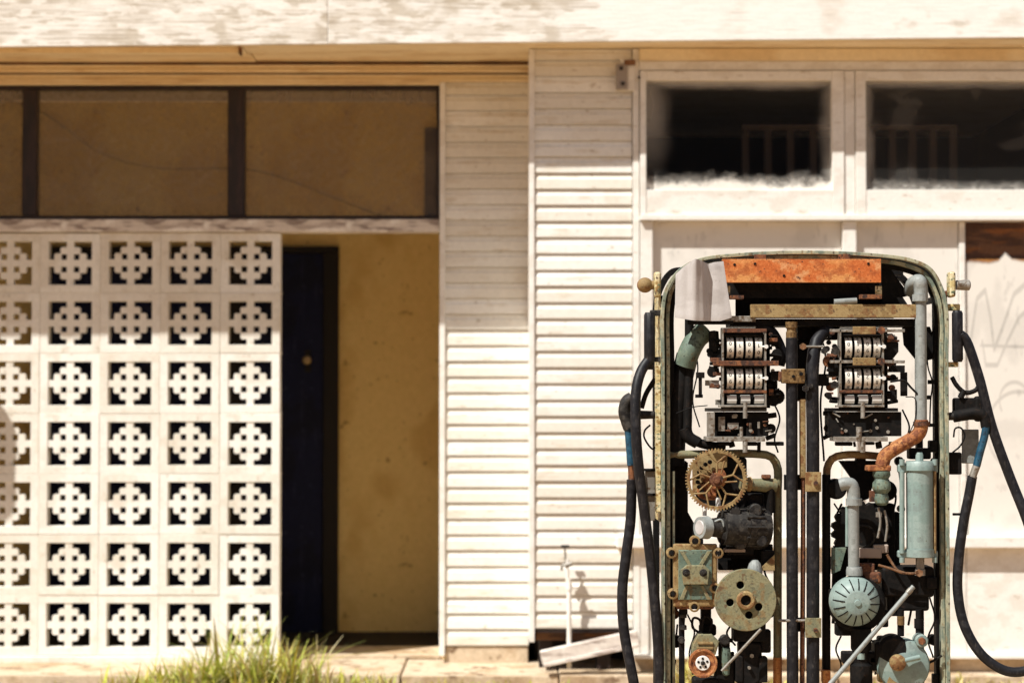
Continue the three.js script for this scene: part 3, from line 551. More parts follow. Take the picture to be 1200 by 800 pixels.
  // computers with number wheels --------------------------------------------
  const dig = (() => { const cv = document.createElement('canvas'); cv.width = 640; cv.height = 64; const q = cv.getContext('2d'); q.fillStyle = '#dad4c8'; q.fillRect(0, 0, 640, 64); q.fillStyle = '#211c18'; q.font = 'bold 50px sans-serif'; q.textAlign = 'center'; q.textBaseline = 'middle';
    for (let i = 0; i < 10; i++) { q.save(); q.translate(32 + i * 64, 32); q.rotate(-Math.PI / 2); q.fillText(String(i), 0, 0); q.restore(); }
    const r = mulberry(5); for (let i = 0; i < 500; i++) { q.fillStyle = `rgba(60,45,30,${r() * .16})`; q.fillRect(r() * 640, r() * 64, 1 + r() * 7, 1 + r() * 5); }
    const t = new THREE.CanvasTexture(cv); t.colorSpace = THREE.SRGBColorSpace; t.wrapS = THREE.RepeatWrapping; return t; })();
  const mDigits = new THREE.MeshStandardMaterial({ map: dig, roughness: .5 });
  const wheelR = M(13, D), wheelW = M(8, D);
  function numberWheel(px, py, d, turn, parent) {
    const g = new THREE.CylinderGeometry(wheelR, wheelR, wheelW, 30, 1, true); g.rotateY(turn); g.rotateZ(Math.PI / 2);
    const p = at(px, py, d + wheelR); g.translate(p.x, p.y, p.z);
    mesh('number_wheel', g, mDigits, parent, true);
  }
  function computer(cx, left, seed) {
    const r = mulberry(seed), d = D - .015, c = sub('computer', pump), o = x => cx + x, bar = left ? mRustBrown : mTan;
    for (const [row, y] of [[0, 407.5], [1, 444]]) for (let i = 0; i < 4; i++) numberWheel(o([-18, -7, 4, 15][i]), y, d, ([0, 9, 0, 9, 0, 0, 8, 1][row * 4 + i] + (r() - .5) * .5) * Math.PI / 5, c);
    for (const y of [407.5, 444]) { mesh('axle', cyl(at(o(-30), y, d + wheelR), at(o(32), y, d + wheelR), .006, undefined, 10), mBlack, c);
      each('wheel_spacer', [-23.6, -12.5, -1.5, 9.5, 20.6].map(x => cyl(at(o(x - 1.2), y, d + wheelR), at(o(x + 1.2), y, d + wheelR), wheelR * .55, undefined, 16)), mBlack, c);
      mesh('wheel_case', pbox(o(-24), y - 17, o(23.5), y + 17, d + wheelR * 1.1, .02), mBlack, c);
      mesh('case_lip', pbox(o(-24), y + 13, o(23.5), y + 14.5, d + wheelR * .45, .02), mBlack, c); mesh('case_lip', pbox(o(-24), y - 16, o(23.5), y - 13, d + wheelR * .3, .03), mBlack, c); }
    for (const x of [-25.5, 24.5]) mesh('side_plate', pbox(o(x - 1.2), 385, o(x + 1.2), 475, d - .006, .05, .0008), mSteel, c);
    if (left) {
      mesh('cross_bar', pbox(o(-25), 385, o(26), 389.5, d - .008, .012), mRustBrown, c);
      mesh('cross_bar', pbox(o(-37), 422.5, o(40), 428.5, d - .01, .014), mRustBrown, c);
      mesh('cross_bar', pbox(o(-25), 457, o(26), 460.5, d - .008, .012), mRustBrown, c);
    } else {
      for (const y of [387.5, 424]) { mesh('cross_bar', pbox(o(-38), y - 2, o(50), y + 1.5, d - .006, .008), mSteel, c); mesh('name_bar', pbox(o(-11), y - 5, o(16), y + 4, d - .014, .008, .002), mTan, c); mesh('bar_nut', bolt(o(22), y - .5, d - .012, 4.5, .01), mRustBrown, c); }
      mesh('cross_bar', pbox(o(-27), 457, o(24), 460.5, d - .008, .012), mRustBrown, c);
    }
    for (const y of [406, 443]) mesh('pointer', [cyl(at(o(25), y, d - .01), at(o(19), y, d - .01), .005, .0008, 8), bolt(o(25), y, d - .012, 2.6, .006)], mWheel, c);
    for (const x of [-15.5, .5, 16.5]) { mesh('total_drum', cyl(at(o(x - 5.5), 468, d + .016), at(o(x + 5.5), 468, d + .016), M(5.2, d), undefined, 18), mWheel, c); mesh('drum_end', cyl(at(o(x - 7), 468, d + .016), at(o(x + 7), 468, d + .016), M(3.6, d), undefined, 12), mBlack, c); }
    mesh('back_plate', pbox(o(-28), 384, o(30), 478, d + .055, .01), mBlack, c);
    for (let i = 0; i < 16; i++) { const s = r() < .5 ? -1 : 1, x = s * (27 + r() * 5), y = 388 + r() * 84, l = 4 + r() * 9; mesh('pin', cyl(at(o(x), y, d + .01 + r() * .03), at(o(x + s * l), y + (r() - .5) * 5, d + .01 + r() * .03), .0025 + r() * .004, undefined, 8), r() < .25 ? mRustBrown : r() < .2 ? mSteel : mBlack, c); }
    for (let i = 0; i < 10; i++) { const x = -30 + r() * 62, y = 480 + r() * 30; mesh('screw', bolt(o(x), y, d + .008 + r() * .01, 1 + r() * 1.4, .006), r() < .5 ? mSteel : mRustBrown, c); }
    for (let i = 0; i < 5; i++) { const x = -32 + r() * 60, y = 484 + r() * 24; mesh('link', cyl(at(o(x), y, d), at(o(x + (r() - .5) * 22), y + (r() - .5) * 12, d + .005), .0016 + r() * .0012, undefined, 6), r() < .6 ? mSteel : mRustBrown, c); }
    mesh('drum_case', pbox(o(-28), 461, o(28), 476, d + .022, .02), mBlack, c);
    mesh('drum_shelf', pbox(o(-30), 474.5, o(26), 477, d - .012, .04), mSteel, c);
    // gears and cams at the sides
    for (let i = 0; i < 20; i++) { const s = r() < .5 ? -1 : 1, x = s * (29 + r() * 11) - (s < 0 ? 2 : 0), y = 388 + r() * 82, rr = 2.2 + r() * r() * 7; mesh('gear', disc(o(x), y, rr, d + .01 + r() * .03, .006 + r() * .01, .001, 14), r() < .22 ? mRustBrown : r() < .12 ? mSteel : mBlack, c); }
    for (let i = 0; i < 14; i++) { const s = r() < .5 ? -1 : 1, x = s * (30 + r() * 9), y = 386 + r() * 86, w = 2 + r() * 7, h = 1.2 + r() * 5; mesh('bracket', pbox(o(x - w), y - h, o(x + w), y + h, d + .01 + r() * .04, .006 + r() * .012, .0006), r() < .2 ? mRustBrown : r() < .15 ? mSteel : mBlack, c); }
    if (left) { mesh('motor', [ylathe(o(-36), d + .03, [[0, 387], [5.5, 388], [6, 394], [6, 408], [5, 412], [0, 413]])], mBlack, c); each('bracket', [pbox(o(-40), 419, o(-28), 424, d, .02), pbox(o(-37), 436, o(-28), 440, d + .01, .02), pbox(o(-36), 450, o(-29), 454, d + .01, .02)], mRustBrown, c); }
    else { mesh('cam', extr(poly([[1036, 391], [1046, 391], [1053, 402], [1053, 412], [1046, 421], [1037, 421]], d + .02), d + .02, .02), mBlack, c);
      mesh('lever', T([[1044, 447], [1060, 446], [1068, 454], [1077, 463]], d, .0035, 8), mBlack, c); each('lever_block', [pbox(1043, 428, 1061, 436, d + .02, .02), pbox(1056, 436, 1064, 464, d + .02, .012)], mBlack, c); mesh('wire', T([[1062, 465], [1072, 466], [1073, 490], [1066, 508]], d, .0018, 6), mBlack, c);
      each('hub_nut', [bolt(966, 411, d, 4, .01), bolt(979, 411, d, 5, .01), bolt(978, 451, d, 5, .012)], mGrime, c); mesh('side_box', pbox(955, 438, 972, 452, d + .03, .03), mBlack, c); }
    // base
    const L = left ? 829 : 971, Rr = left ? 903 : 1057;
    mesh('top_deck', pbox(L, 478, Rr - 4, 482, d - .002, .09), left ? mGrime : mBlack, c);
    mesh('gear_case', left ? [pbox(L + 9, 482.5, Rr - 2, 511, d + .05, .04), pbox(L + 46, 482.5, Rr - 2, 511, d + .02, .03)] : pbox(L, 482.5, Rr, 511, d + .012, .08), mBlack, c);
    if (left) mesh('post', pbox(L, 483, L + 9, 511, d, .02), mSteel, c);
    mesh('base_plate', pbox(L + (left ? -1 : 7), 511.5, Rr - (left ? 6 : 16), 517, d - .008, .1), mSteel, c);
    each('spindle', [cyl(at(o(.5), 471, d - .008), at(o(.5), 490, d - .008), M(2.6, d)), cyl(at(o(-4), 500, d - .004), at(o(-4), 512, d - .004), M(left ? 2 : 3.4, d)), cyl(at(o(.5), 517, d), at(o(.5), 530, d), M(3, d))], mSteel, c);
    if (left) each('linkage', [pbox(842, 488, 850, 505, d + .02, .006), pbox(853, 495, 866, 503, d + .015, .006), pbox(858, 486, 864, 490, d + .015, .006), pbox(878, 495, 881, 502, d + .01, .004), pbox(888, 494, 891, 502, d + .01, .004)], mSteel, c);
    each('underside', [0, 1, 2, 3, 4].map(i => { const x = L + 12 + i * 15 + r() * 5; const dd = d + .02 + r() * .03; return i % 2 ? cyl(at(x, 517.5, dd), at(x + (r() - .5) * 4, 521 + r() * 9, dd), .004 + r() * .007, undefined, 10) : pbox(x - 3, 517.5, x + 8 + r() * 10, 520 + r() * 3, dd, .03, .003); }), mBlack, c);
    each('fitting', [0, 1, 2].map(i => { const x = (left ? Rr - 3 : L - 4), y = 482 + i * 13 + r() * 6, dd = d + .03 + r() * .02; return i === 1 ? disc(x + 4, y + 3, 4 + r() * 3, dd, .02, .002, 12) : cyl(at(x - 2, y + 2, dd), at(x + 8 + r() * 6, y + (r() - .5) * 8, dd), .005 + r() * .005, undefined, 8); }), mBlack, c);
  }
  computer(873, true, 3); computer(1011, false, 11);
  mesh('trip_wire', T([[793, 484, D], [812, 477, D], [829, 475, D]], D, .0018, 6), mBlack, pump);
  each('hanger', [pbox(819, 440, 823, 465, D, .008), pbox(815, 462, 824, 466, D, .008), pbox(816, 436, 826, 443, D - .004, .012)], mBlack, pump);

  // left works -----------------------------------------------------------------
  {
    const g = sub('spur_gear', pump), d = D - .04, cx = 840, cy = 562, n = 60, c = at(cx, cy, d), s = new THREE.Shape();
    for (let i = 0; i < n; i++) for (const [f, rr] of [[0, 34.2], [.2, 36.4], [.45, 36.4], [.65, 34.2]]) { const a = (i + f) / n * 2 * Math.PI, r = M(rr, d); const x = c.x + r * Math.cos(a), y = c.y + r * Math.sin(a); i + f ? s.lineTo(x, y) : s.moveTo(x, y); }
    const hole = new THREE.Path(); hole.absarc(c.x, c.y, M(31.6, d), 0, Math.PI * 2, true); s.holes.push(hole);
    mesh('toothed_rim', extr(s, d, .007, .0007), mTan, g);
    const P = (a, r) => at(cx + r * Math.cos(a), cy + r * Math.sin(a), d + .004), arms = [];
    for (let i = 0; i < 5; i++) { const a = i / 5 * 2 * Math.PI - .28, nd = P(a, 20); arms.push(cyl(P(a, 7), nd, .0034, undefined, 8), cyl(nd, P(a + .36, 31.6), .003, undefined, 8), cyl(nd, P(a - .36, 31.6), .003, undefined, 8), cyl(P(a + .62, 9), P(a + .36, 24), .0026, undefined, 8)); }
    arms.forEach(q => mesh('spoke', q, mTan, g));
    mesh('hub', [disc(cx, cy, 8, d - .004, .014), disc(cx, cy, 4.5, d - .012, .012)], mRustBrown, g);
    const bp = sub('gear_bracket', pump); mesh('back_disc', disc(843, 566, 31, D + .1, .02, .003), mBlack, bp); mesh('back_box', pbox(850, 570, 906, 606, D + .1, .03, .01), mBlack, bp);
    mesh('plate', extr(poly([[812, 541], [822, 532], [852, 531], [852, 547], [836, 551], [824, 562], [818, 575], [812, 578]], D + .01), D + .01, .006), mTan, bp);
    mesh('casting', [disc(838, 560, 14, D + .01, .04), pbox(826, 566, 840, 586, D, .03, .004), disc(826, 576, 9, D + .005, .03)], mRustDull, bp);
    each('ratchet', Array.from({ length: 9 }, (_, i) => { const a = 2.2 + i * .27; return disc(840 + 22 * Math.cos(a), 562 + 22 * Math.sin(a), 2.6, D - .018, .016, .001, 8); }), mBlack, bp);
    each('dark_body', [pbox(846, 536, 876, 600, D + .03, .06, .01), pbox(873, 578, 896, 600, D + .035, .05, .008)], mBlack, bp);
    const o = sub('outlet_pipe', pump);
    mesh('pipe', cyl(at(868, 567, D - .006), at(908, 569, D + .03), .017, .0235, 18), mOlive, o);
    mesh('flange', cyl(at(874, 567, D - .004), at(879, 567.3, D), .02, .024, 18), mTan, o);
    mesh('cap', pbox(893, 556, 904, 561, D, .02, .004), mRustBrown, o);
    mesh('drop', cyl(at(903, 570, D + .02), at(903, 600, D + .03), .016, undefined, 14), mBlack, o);
    const m = sub('electric_motor', pump);
    const A = at(826, 618, D - .03), Bq = at(898, 619, D + .03);
    mesh('shell', [cyl(at(846, 618, D - .01), at(872, 618, D + .01), M(20, D), M(23, D), 24), cyl(at(872, 618, D + .01), Bq, M(24, D), M(22, D), 24)], mGrime, m);
    for (let i = 0; i < 12; i++) { const a = i / 12 * 2 * Math.PI, dy = 24 * Math.sin(a), dz = Math.cos(a) * M(24, D); mesh('cooling_rib', cyl(at(876, 618 + dy, D + .01 - dz), at(897, 618 + dy, D + .03 - dz), .0045, undefined, 6), mGrime, m); }
    mesh('end_cap', cyl(at(820, 618, D - .05), at(829, 618, D - .035), M(12.5, D), M(13.5, D), 26), mGalv, m);
    mesh('cap_ring', cyl(at(819.4, 618, D - .051), at(820.2, 618, D - .0497), M(8, D), M(9, D), 20), mSheet, m);
    mesh('neck', cyl(at(829, 618, D - .035), at(850, 618, D - .01), M(10, D), M(13, D), 20), mGrime, m);
    for (const [x, y, r2] of [[862, 600, 7], [886, 598, 8], [893, 634, 7], [868, 636, 8], [852, 628, 6], [880, 616, 9]]) mesh('housing_boss', disc(x, y, r2, D - .045 + (r2 % 3) * .008, .05, .004, 14), mGrime, m);
    mesh('bright_clip', T([[838, 611], [845, 609], [848, 614], [846, 622]], D - .045, .004, 6), mGalv, m);
    mesh('shaft_end', cyl(at(820, 618, D - .049), at(823, 618, D - .044), M(2, D), undefined, 10), mRustBrown, m);
    each('bolt', [cyl(at(826, 590, D), at(826, 604, D), M(2.5, D)), cyl(at(842, 583, D), at(842, 600, D), M(3, D))], mWheel, m);
    mesh('terminal_box', pbox(852, 640, 884, 650, D + .0, .05, .004), mBlack, m);
    mesh('gasket', pbox(849, 643, 874, 647, D - .006, .04, .003), plain(.36, .28, .23, .7), m);
    mesh('belt_guard', extr(poly([[788, 542], [806, 542], [806, 600], [824, 632], [824, 640], [788, 640]], D + .08), D + .08, .01), mBlack, pump);
    mesh('tie_bar', cyl(at(789.5, 552, D + .03), at(789.5, 905, D + .03), .005, undefined, 10), mFrame, pump);
  }
  // meter with the six-bolt cover
  {
    const m = sub('piston_meter', pump), d = D - .045;
    mesh('body', pbox(792, 640, 838, 714, d + .012, .12, .01), mRustBrown, m);
    mesh('cover', pbox(789, 637, 841, 711, d, .014, .006), mTan, m);
    mesh('raised_panel', extr(poly([[796, 645], [834, 645], [834, 702], [796, 702]], d - .002), d - .003, .003, .002), mGreen, m);
    for (const [x, y] of [[815, 634], [787.5, 648], [842, 648], [789, 696], [838, 689], [814, 711]]) { mesh('bolt_boss', zlathe(x, y, d - .006, [[M(6.2, d), -.03], [M(6.2, d), -.001], [M(5.6, d), 0], [M(4, d), 0], [M(4, d), -.006]], 20), mTan, m); mesh('bolt', disc(x, y, 2.7, d - .006, .01, .001, 6), mBlack, m); }
    each('rib', [extr(poly([[797, 646], [801, 646], [812, 664], [808, 664]], d - .006), d - .009, .006), extr(poly([[833, 646], [829, 646], [818, 664], [822, 664]], d - .006), d - .009, .006), extr(poly([[797, 702], [801, 702], [807, 686], [804, 686]], d - .006), d - .009, .006), extr(poly([[833, 702], [829, 702], [821, 686], [824, 686]], d - .006), d - .009, .006)], mOlive, m);
    each('rib', [pbox(806, 651, 824, 652.5, d - .004, .004), pbox(807, 655, 823, 656.5, d - .004, .004), pbox(808, 690, 822, 691.5, d - .004, .004), pbox(806, 695, 824, 696.5, d - .004, .004)], mGreen, m);
    mesh('bridge', extr(poly([[799, 668], [805, 663], [826, 663], [831, 668], [829, 684], [802, 684]], d - .02), d - .022, .02, .002), mOlive, m);
    for (const x of [804.5, 824.5]) mesh('bridge_bolt', [disc(x, 671, 4.6, d - .026, .01, .002, 16), disc(x, 671, 2.4, d - .032, .008, .001, 6)], mGrime, m);
    mesh('leg', [pbox(796, 714, 803, 905, d + .05, .02, .004), pbox(798, 714, 806, 720, d + .03, .03)], mBlack, m);
    each('joint', [pbox(797, 720, 805, 724, d + .04, .03), pbox(797, 733, 805, 738, d + .04, .03), disc(799, 750, 4, d + .03, .02)], mGrime, m);
  }
  // drive pulley
  {
    const p = sub('drive_pulley', pump), d = D - .055, c = at(874, 703, d), s = new THREE.Shape(); s.absarc(c.x, c.y, M(35.5, d), 0, Math.PI * 2);
    const hl = (px, py, r) => { const q = at(px, py, d), h = new THREE.Path(); h.absarc(q.x, q.y, M(r, d), 0, Math.PI * 2, true); s.holes.push(h); };
    hl(868, 685.5, 5.2); hl(856, 706, 5.2); hl(889.5, 711, 5.2); hl(878, 720.5, 5.2);
    const g = new THREE.ExtrudeGeometry(s, { depth: .012, bevelEnabled: true, bevelSize: .002, bevelThickness: .003, bevelSegments: 2, curveSegments: 36 }); g.translate(0, 0, -d - .014);
    mesh('disc', g, mOlive, p);
    mesh('hub', zlathe(874, 703, d, [[M(11, d), 0], [M(11, d), .012], [M(9.5, d), .016], [M(6.5, d), .016], [M(6, d), .012], [M(6, d), .004]]), mTan, p);
    mesh('bore', disc(874, 703, 6, d - .006, .02), mBlack, p);
    mesh('rear_flange', disc(874, 703, 33, d + .03, .012), mBlack, p);
    mesh('shaft', cyl(at(874, 703, d + .01), at(874, 703, d + .16), .02), mBlack, p);
    each('bearing_block', [pbox(860, 725, 898, 752, d + .05, .08, .006), pbox(866, 752, 894, 905, d + .06, .06, .01), pbox(888, 738, 904, 765, d + .07, .04, .006), pbox(862, 768, 872, 800, d + .055, .04, .006), pbox(890, 770, 900, 800, d + .05, .05, .004)], mBlack, p);
    each('grease_nut', [bolt(881, 768, d + .055, 2.5, .01), bolt(878, 782, d + .055, 2, .01)], mSteel, p);
    mesh('link_rod', cyl(at(892, 737, d), at(846, 786, d + .01), .0048, undefined, 8), mSteel, p);
    each('stay', [pbox(844, 638, 906, 654, d + .11, .03), pbox(893, 645, 908, 665, d + .06, .03, .004)], mBlack, p);
    mesh('stay', extr(poly([[893, 664], [908, 650], [908, 668], [893, 668]], d + .05), d + .05, .006), mTan, p);
    mesh('oil_cup', ylathe(884, d + .05, [[0, 655], [4, 656], [7, 660], [9, 668], [9, 680], [0, 680]]), mGalv, p);
  }
  // small pulley and casting at the bottom
  {
    const p = sub('idler_pulley', pump), d = D - .05;
    mesh('casting', extr(poly([[819, 744], [834, 744], [842, 752], [838, 766], [812, 768], [813, 756]], d + .03), d + .03, .05, .003), mOlive, p);
    each('casting_rib', [pbox(818, 752, 836, 755, d + .022, .01), pbox(817, 758, 836, 761, d + .022, .01)], mTan, p);
    mesh('rim', zlathe(824, 777, d, [[M(8, d), -.012], [M(15, d), -.01], [M(16.8, d), -.012], [M(16.8, d), .004], [M(14.5, d), .005], [M(13, d), 0], [M(8, d), -.002]], 36), mRustDull, p);
    mesh('wheel_hub', disc(824, 777, 8.6, d - .004, .01), mWheel, p);
    each('hub_hole', [0, 1, 2, 3, 4].map(i => disc(824 + 5.4 * Math.cos(i * 1.2566 + .9), 777 + 5.4 * Math.sin(i * 1.2566 + .9), 1.5, d - .0055, .004, .0004, 10)), mBlack, p);
    mesh('hub_nut', disc(824, 777, 2.8, d - .01, .01, .001, 6), mGrime, p);
    each('arm', [pbox(843, 748, 856, 775, d + .05, .04, .008), pbox(838, 770, 862, 905, d + .06, .05, .01), pbox(812, 794, 842, 905, d + .05, .06, .01)], mBlack, p);
    mesh('roller', [disc(850, 750, 6, d + .03, .03, .003, 16)], mGrime, p);
    mesh('green_body', ylathe(850, d + .05, [[0, 758], [5, 759], [6, 766], [5, 778], [4, 790], [0, 792]]), mGreen, p);
    mesh('looped_wire', T([[821, 742], [812, 735], [813, 724], [820, 726], [822, 742], [826, 722], [834, 726], [832, 740]], d + .05, .004, 8), mBlack, p);
    mesh('pillar', [pbox(822, 712, 834, 742, d + .08, .04, .006), pbox(820, 732, 840, 745, d + .07, .04, .008)], mBlack, p);
  }
  // right works --------------------------------------------------------------
  {
    const r = sub('inlet_pipe', pump), d = D - .03;
    mesh('pipe', cyl(at(1000.5, 578, d), at(1001, 672, d), .0176, undefined, 20), mGalv, r);
    mesh('elbow', T([[985, 568, d + .004], [991, 566.5], [998, 568], [1000.5, 577], [1000.5, 588]], d, .0205, 16), mGalv, r);
    each('collar', [ylathe(1000.5, d, [[0, 584], [9.5, 584], [9.5, 592], [0, 592]]), ylathe(1000.5, d, [[0, 664], [8.5, 664], [9.5, 668], [9.5, 674], [0, 674]])], mGalv, r);
    mesh('side_tube', cyl(at(993, 593, d + .01), at(993, 640, d + .01), .0055, undefined, 10), mPale, r);
    mesh('side_valve', disc(981, 573, 12, D + .03, .05, .006), mBlack, r);
    const w = sub('rotor', pump), dd = D + .05, c = at(1010, 622, dd), s = new THREE.Shape();
    for (let i = 0; i < 18; i++) for (const [f, rr] of [[0, 30], [.3, 34], [.6, 34], [.9, 30]]) { const a = (i + f) / 18 * 2 * Math.PI, q = M(rr, dd); i + f ? s.lineTo(c.x + q * Math.cos(a), c.y + q * Math.sin(a)) : s.moveTo(c.x + q, c.y); }
    mesh('toothed_disc', extr(s, dd, .03, .002), mBlack, w);
    mesh('inner_ring', zlathe(1012, 628, dd, [[M(14, dd), 0], [M(14, dd), .008], [M(12, dd), .01], [M(11, dd), 0]]), mGrime, w);
    mesh('gasket', [pbox(1000, 642, 1034, 654, dd - .02, .02, .004), pbox(1024, 638, 1042, 648, dd - .018, .02, .004)], plain(.36, .28, .23, .7), w);
    each('casing', [pbox(1018, 590, 1050, 662, dd + .03, .06, .008), pbox(1040, 600, 1056, 700, dd + .04, .05, .006), disc(1040, 575, 12, dd + .02, .05, .006)], mBlack, w);
    each('spring_link', [T([[1030, 595], [1032, 612], [1029, 630]], D, .004, 8), T([[1037, 598], [1040, 615], [1038, 634]], D, .004, 8), pbox(1027, 600, 1034, 606, D, .008)], mSteel, w);
    mesh('left_bracket', extr(poly([[976, 642], [992, 642], [985, 668], [976, 672]], D + .03), D + .03, .02), mGreen, w);
    mesh('bracket_back', extr(poly([[978, 640], [1003, 640], [1003, 660], [986, 682], [976, 690]], D + .06), D + .06, .02), mBlack, w);
    // ribbed dome
    const dm = sub('ribbed_dome', pump), d2 = D - .06, R0 = 28.5;
    mesh('dome', zlathe(1003, 705, d2, [[M(29, d2), -.04], [M(29, d2), -.02], [M(28.4, d2), -.004], [M(26, d2), .014], [M(21, d2), .03], [M(14, d2), .04], [M(12.5, d2), .041], [M(4, d2), .042], [M(3.4, d2), .046], [0, .047]], 56), mPale, dm);
    const gp = mBlack;
    for (let i = 0; i < 16; i++) { const a = i / 16 * 2 * Math.PI + .1, pts = [15, 18.5, 23, 27].map((r2, k) => { const q = at(1003 + r2 * Math.cos(a), 705 + r2 * Math.sin(a), d2); q.z += [.0385, .0345, .0245, .0085][k]; return q; }); mesh('groove', tube(pts, .0021, 6, 10), gp, dm); }
    each('back_housing', [disc(1006, 708, 33, d2 + .05, .05, .006), pbox(972, 690, 982, 705, d2 + .06, .03, .006), pbox(980, 730, 1000, 745, d2 + .07, .04, .006), pbox(1030, 715, 1042, 735, d2 + .06, .04, .006)], mBlack, dm);
    each('stem', [ylathe(1008, d2 + .06, [[0, 736], [12, 736], [12, 760], [9, 764], [9, 776], [13, 779], [13, 905], [0, 905]]), pbox(988, 764, 1034, 778, d2 + .05, .05, .006)], mBlack, dm);
    mesh('stem_collar', ylathe(1008, d2 + .045, [[0, 765], [5, 765], [5, 772], [0, 772]]), mPale, dm);
    // copper tubing, black valve body
    mesh('copper_tube', T([[1030, 662], [1044, 666], [1058, 671], [1077, 672]], D - .02, .004, 8), mCopper, pump);
    mesh('copper_tube', T([[1040, 650], [1046, 660], [1052, 668], [1060, 671]], D - .01, .0045, 8), mCopper, pump);
    mesh('tube_nut', bolt(1077, 671, D - .03, 4.5, .014), mCopper, pump);
    mesh('union', [pbox(1006, 660, 1026, 676, D - .0, .03, .006), pbox(1012, 670, 1034, 684, D - .006, .03, .01)], mRustBrown, pump);
    const vb = sub('valve_block', pump);
    mesh('body', [pbox(1034, 664, 1096, 700, D + .02, .1, .012), pbox(1048, 695, 1090, 716, D + .03, .08, .01), pbox(1086, 676, 1099, 690, D + .01, .05, .005), pbox(1040, 684, 1060, 722, D + .04, .06, .006)], mBlack, vb);
    each('stem', [cyl(at(1056, 714, D + .02), at(1056, 745, D + .02), .011), cyl(at(1077, 714, D + .02), at(1077, 748, D + .02), .01), cyl(at(1077, 725, D + .02), at(1077, 736, D + .02), .015, undefined, 6)], mBlack, vb);
    mesh('brass_nut', cyl(at(1056, 722, D + .012), at(1056, 732, D + .012), .0125, undefined, 6), mBrass, vb);
    mesh('diagonal_rod', [cyl(at(964, 812, D - .085), at(1071, 687, D - .06), .0078, undefined, 12)], mGalv, pump);
    mesh('rod_collar', cyl(at(1064, 695, D - .062), at(1068, 690.5, D - .061), .0095, undefined, 12), mSteel, pump);
    // suction pump casing
    const sp = sub('suction_pump', pump), d3 = D - .03;
    mesh('casing', zlathe(1060, 780, d3, [[M(31, d3), -.06], [M(31, d3), -.012], [M(29, d3), -.002], [M(24, d3), .003], [M(10, d3), .008], [0, .009]], 44), mPale, sp);
    mesh('boss', disc(1081, 751, 7.5, d3 - .01, .06, .003, 20), mPale, sp);
    mesh('boss_bolt', [disc(1081, 751, 4.6, d3 - .014, .008, .001, 6)], mRustBrown, sp);
    mesh('left_body', [pbox(1026, 752, 1060, 780, d3 + .008, .08, .012), pbox(1018, 768, 1040, 786, d3 + .02, .06, .008), pbox(1030, 746, 1042, 760, d3 + .03, .05, .008), disc(1048, 762, 18, d3 - .006, .06, .01)], mBlack, sp);
    mesh('knob', zlathe(1052, 776, d3 - .02, [[M(8, d3), -.02], [M(9.6, d3), 0], [M(9.6, d3), .012], [M(7.5, d3), .017], [0, .019]], 24), mTan, sp);
    mesh('lever', cyl(at(1056, 775, d3 - .03), at(1078, 770, d3 - .02), .007, .0085, 12), mPale, sp);
    each('lower_casting', [pbox(1040, 786, 1062, 905, d3 - .004, .05, .008), pbox(1030, 785, 1042, 800, d3 + .01, .04, .008)], mTan, sp);
    mesh('bottom_pipe', [cyl(at(1064, 808, D), at(1064, 905, D), .03)], mBlack, sp);
    mesh('bracket_arm', T([[1090, 776], [1098, 772], [1104, 768]], D, .004, 8), mBlack, sp);
    mesh('post_foot', pbox(1094, 790, 1101, 905, D + .03, .03, .003), mBlack, pump);
  }
  mesh('rust_stub', pbox(964, 785, 974, 800, D + .02, .03, .004), mRust, pump);
  mesh('inner_post', pbox(1094.5, 350, 1101, 905, D + .06, .03, .002), mBlack, pump);
  mesh('inner_post', pbox(784, 360, 788.5, 905, D + .07, .03, .002), mBlack, pump);
  mesh('conduit', T([[1086, 395], [1088, 430], [1093, 448], [1091, 470], [1090, 500]], D + .03, .0025, 6), mBlack, pump);
  each('conduit_clip', [pbox(1088, 445, 1096, 450, D + .02, .01), pbox(1086, 496, 1097, 500, D + .02, .01), pbox(1082, 463, 1092, 468, D + .02, .01)], mBlack, pump);
  mesh('stay_plate', extr(poly([[1058, 383], [1090, 383], [1096, 398], [1096, 420], [1076, 424], [1060, 404]], D + .09), D + .09, .005), mBlack, pump);
  each('cap_nut', [pbox(1066, 525, 1092, 538, D + .03, .05, .006), pbox(1090, 516, 1100, 530, D + .03, .04, .005)], mBlack, pump);

  mesh('hanger_plate', extr(poly([[984, 540], [1032, 540], [1026, 560], [1018, 584], [1006, 588], [1000, 562]], D + .1), D + .1, .02), mBlack, pump);
  mesh('cross_stay', pbox(842, 650, 906, 668, D + .11, .03, .004), mBlack, pump);
  mesh('cross_stay', pbox(975, 652, 1040, 668, D + .12, .03, .004), mBlack, pump);
  mesh('filter_stay', pbox(1098, 545, 1102, 700, D + .04, .04, .003), mBlack, pump);
  for (const [w, dd, rr] of [[[[812, 400], [818, 430], [812, 470], [820, 500]], D + .08, .0025], [[[906, 470], [914, 490], [908, 515], [912, 530]], D + .06, .003], [[[1058, 480], [1066, 500], [1062, 520], [1070, 532]], D + .05, .003], [[[846, 720], [858, 728], [852, 742], [862, 756]], D + .06, .0035], [[[978, 590], [986, 605], [980, 625], [990, 640]], D + .06, .003], [[[1040, 560], [1050, 580], [1046, 610], [1054, 640]], D + .05, .0035], [[[1090, 700], [1096, 725], [1088, 748], [1094, 770]], D + .05, .003], [[[806, 720], [814, 740], [808, 765], [812, 790]], D + .07, .003], [[[960, 385], [968, 420], [962, 470], [966, 540]], D + .08, .0035], [[[890, 640], [900, 652], [896, 668], [906, 690]], D + .05, .0035], [[[1012, 745], [1024, 752], [1030, 765], [1026, 790]], D + .04, .0035], [[[986, 745], [980, 760], [986, 780], [978, 800]], D + .05, .003]]) mesh('wire', T(w, dd, rr, 6), mBlack, pump);
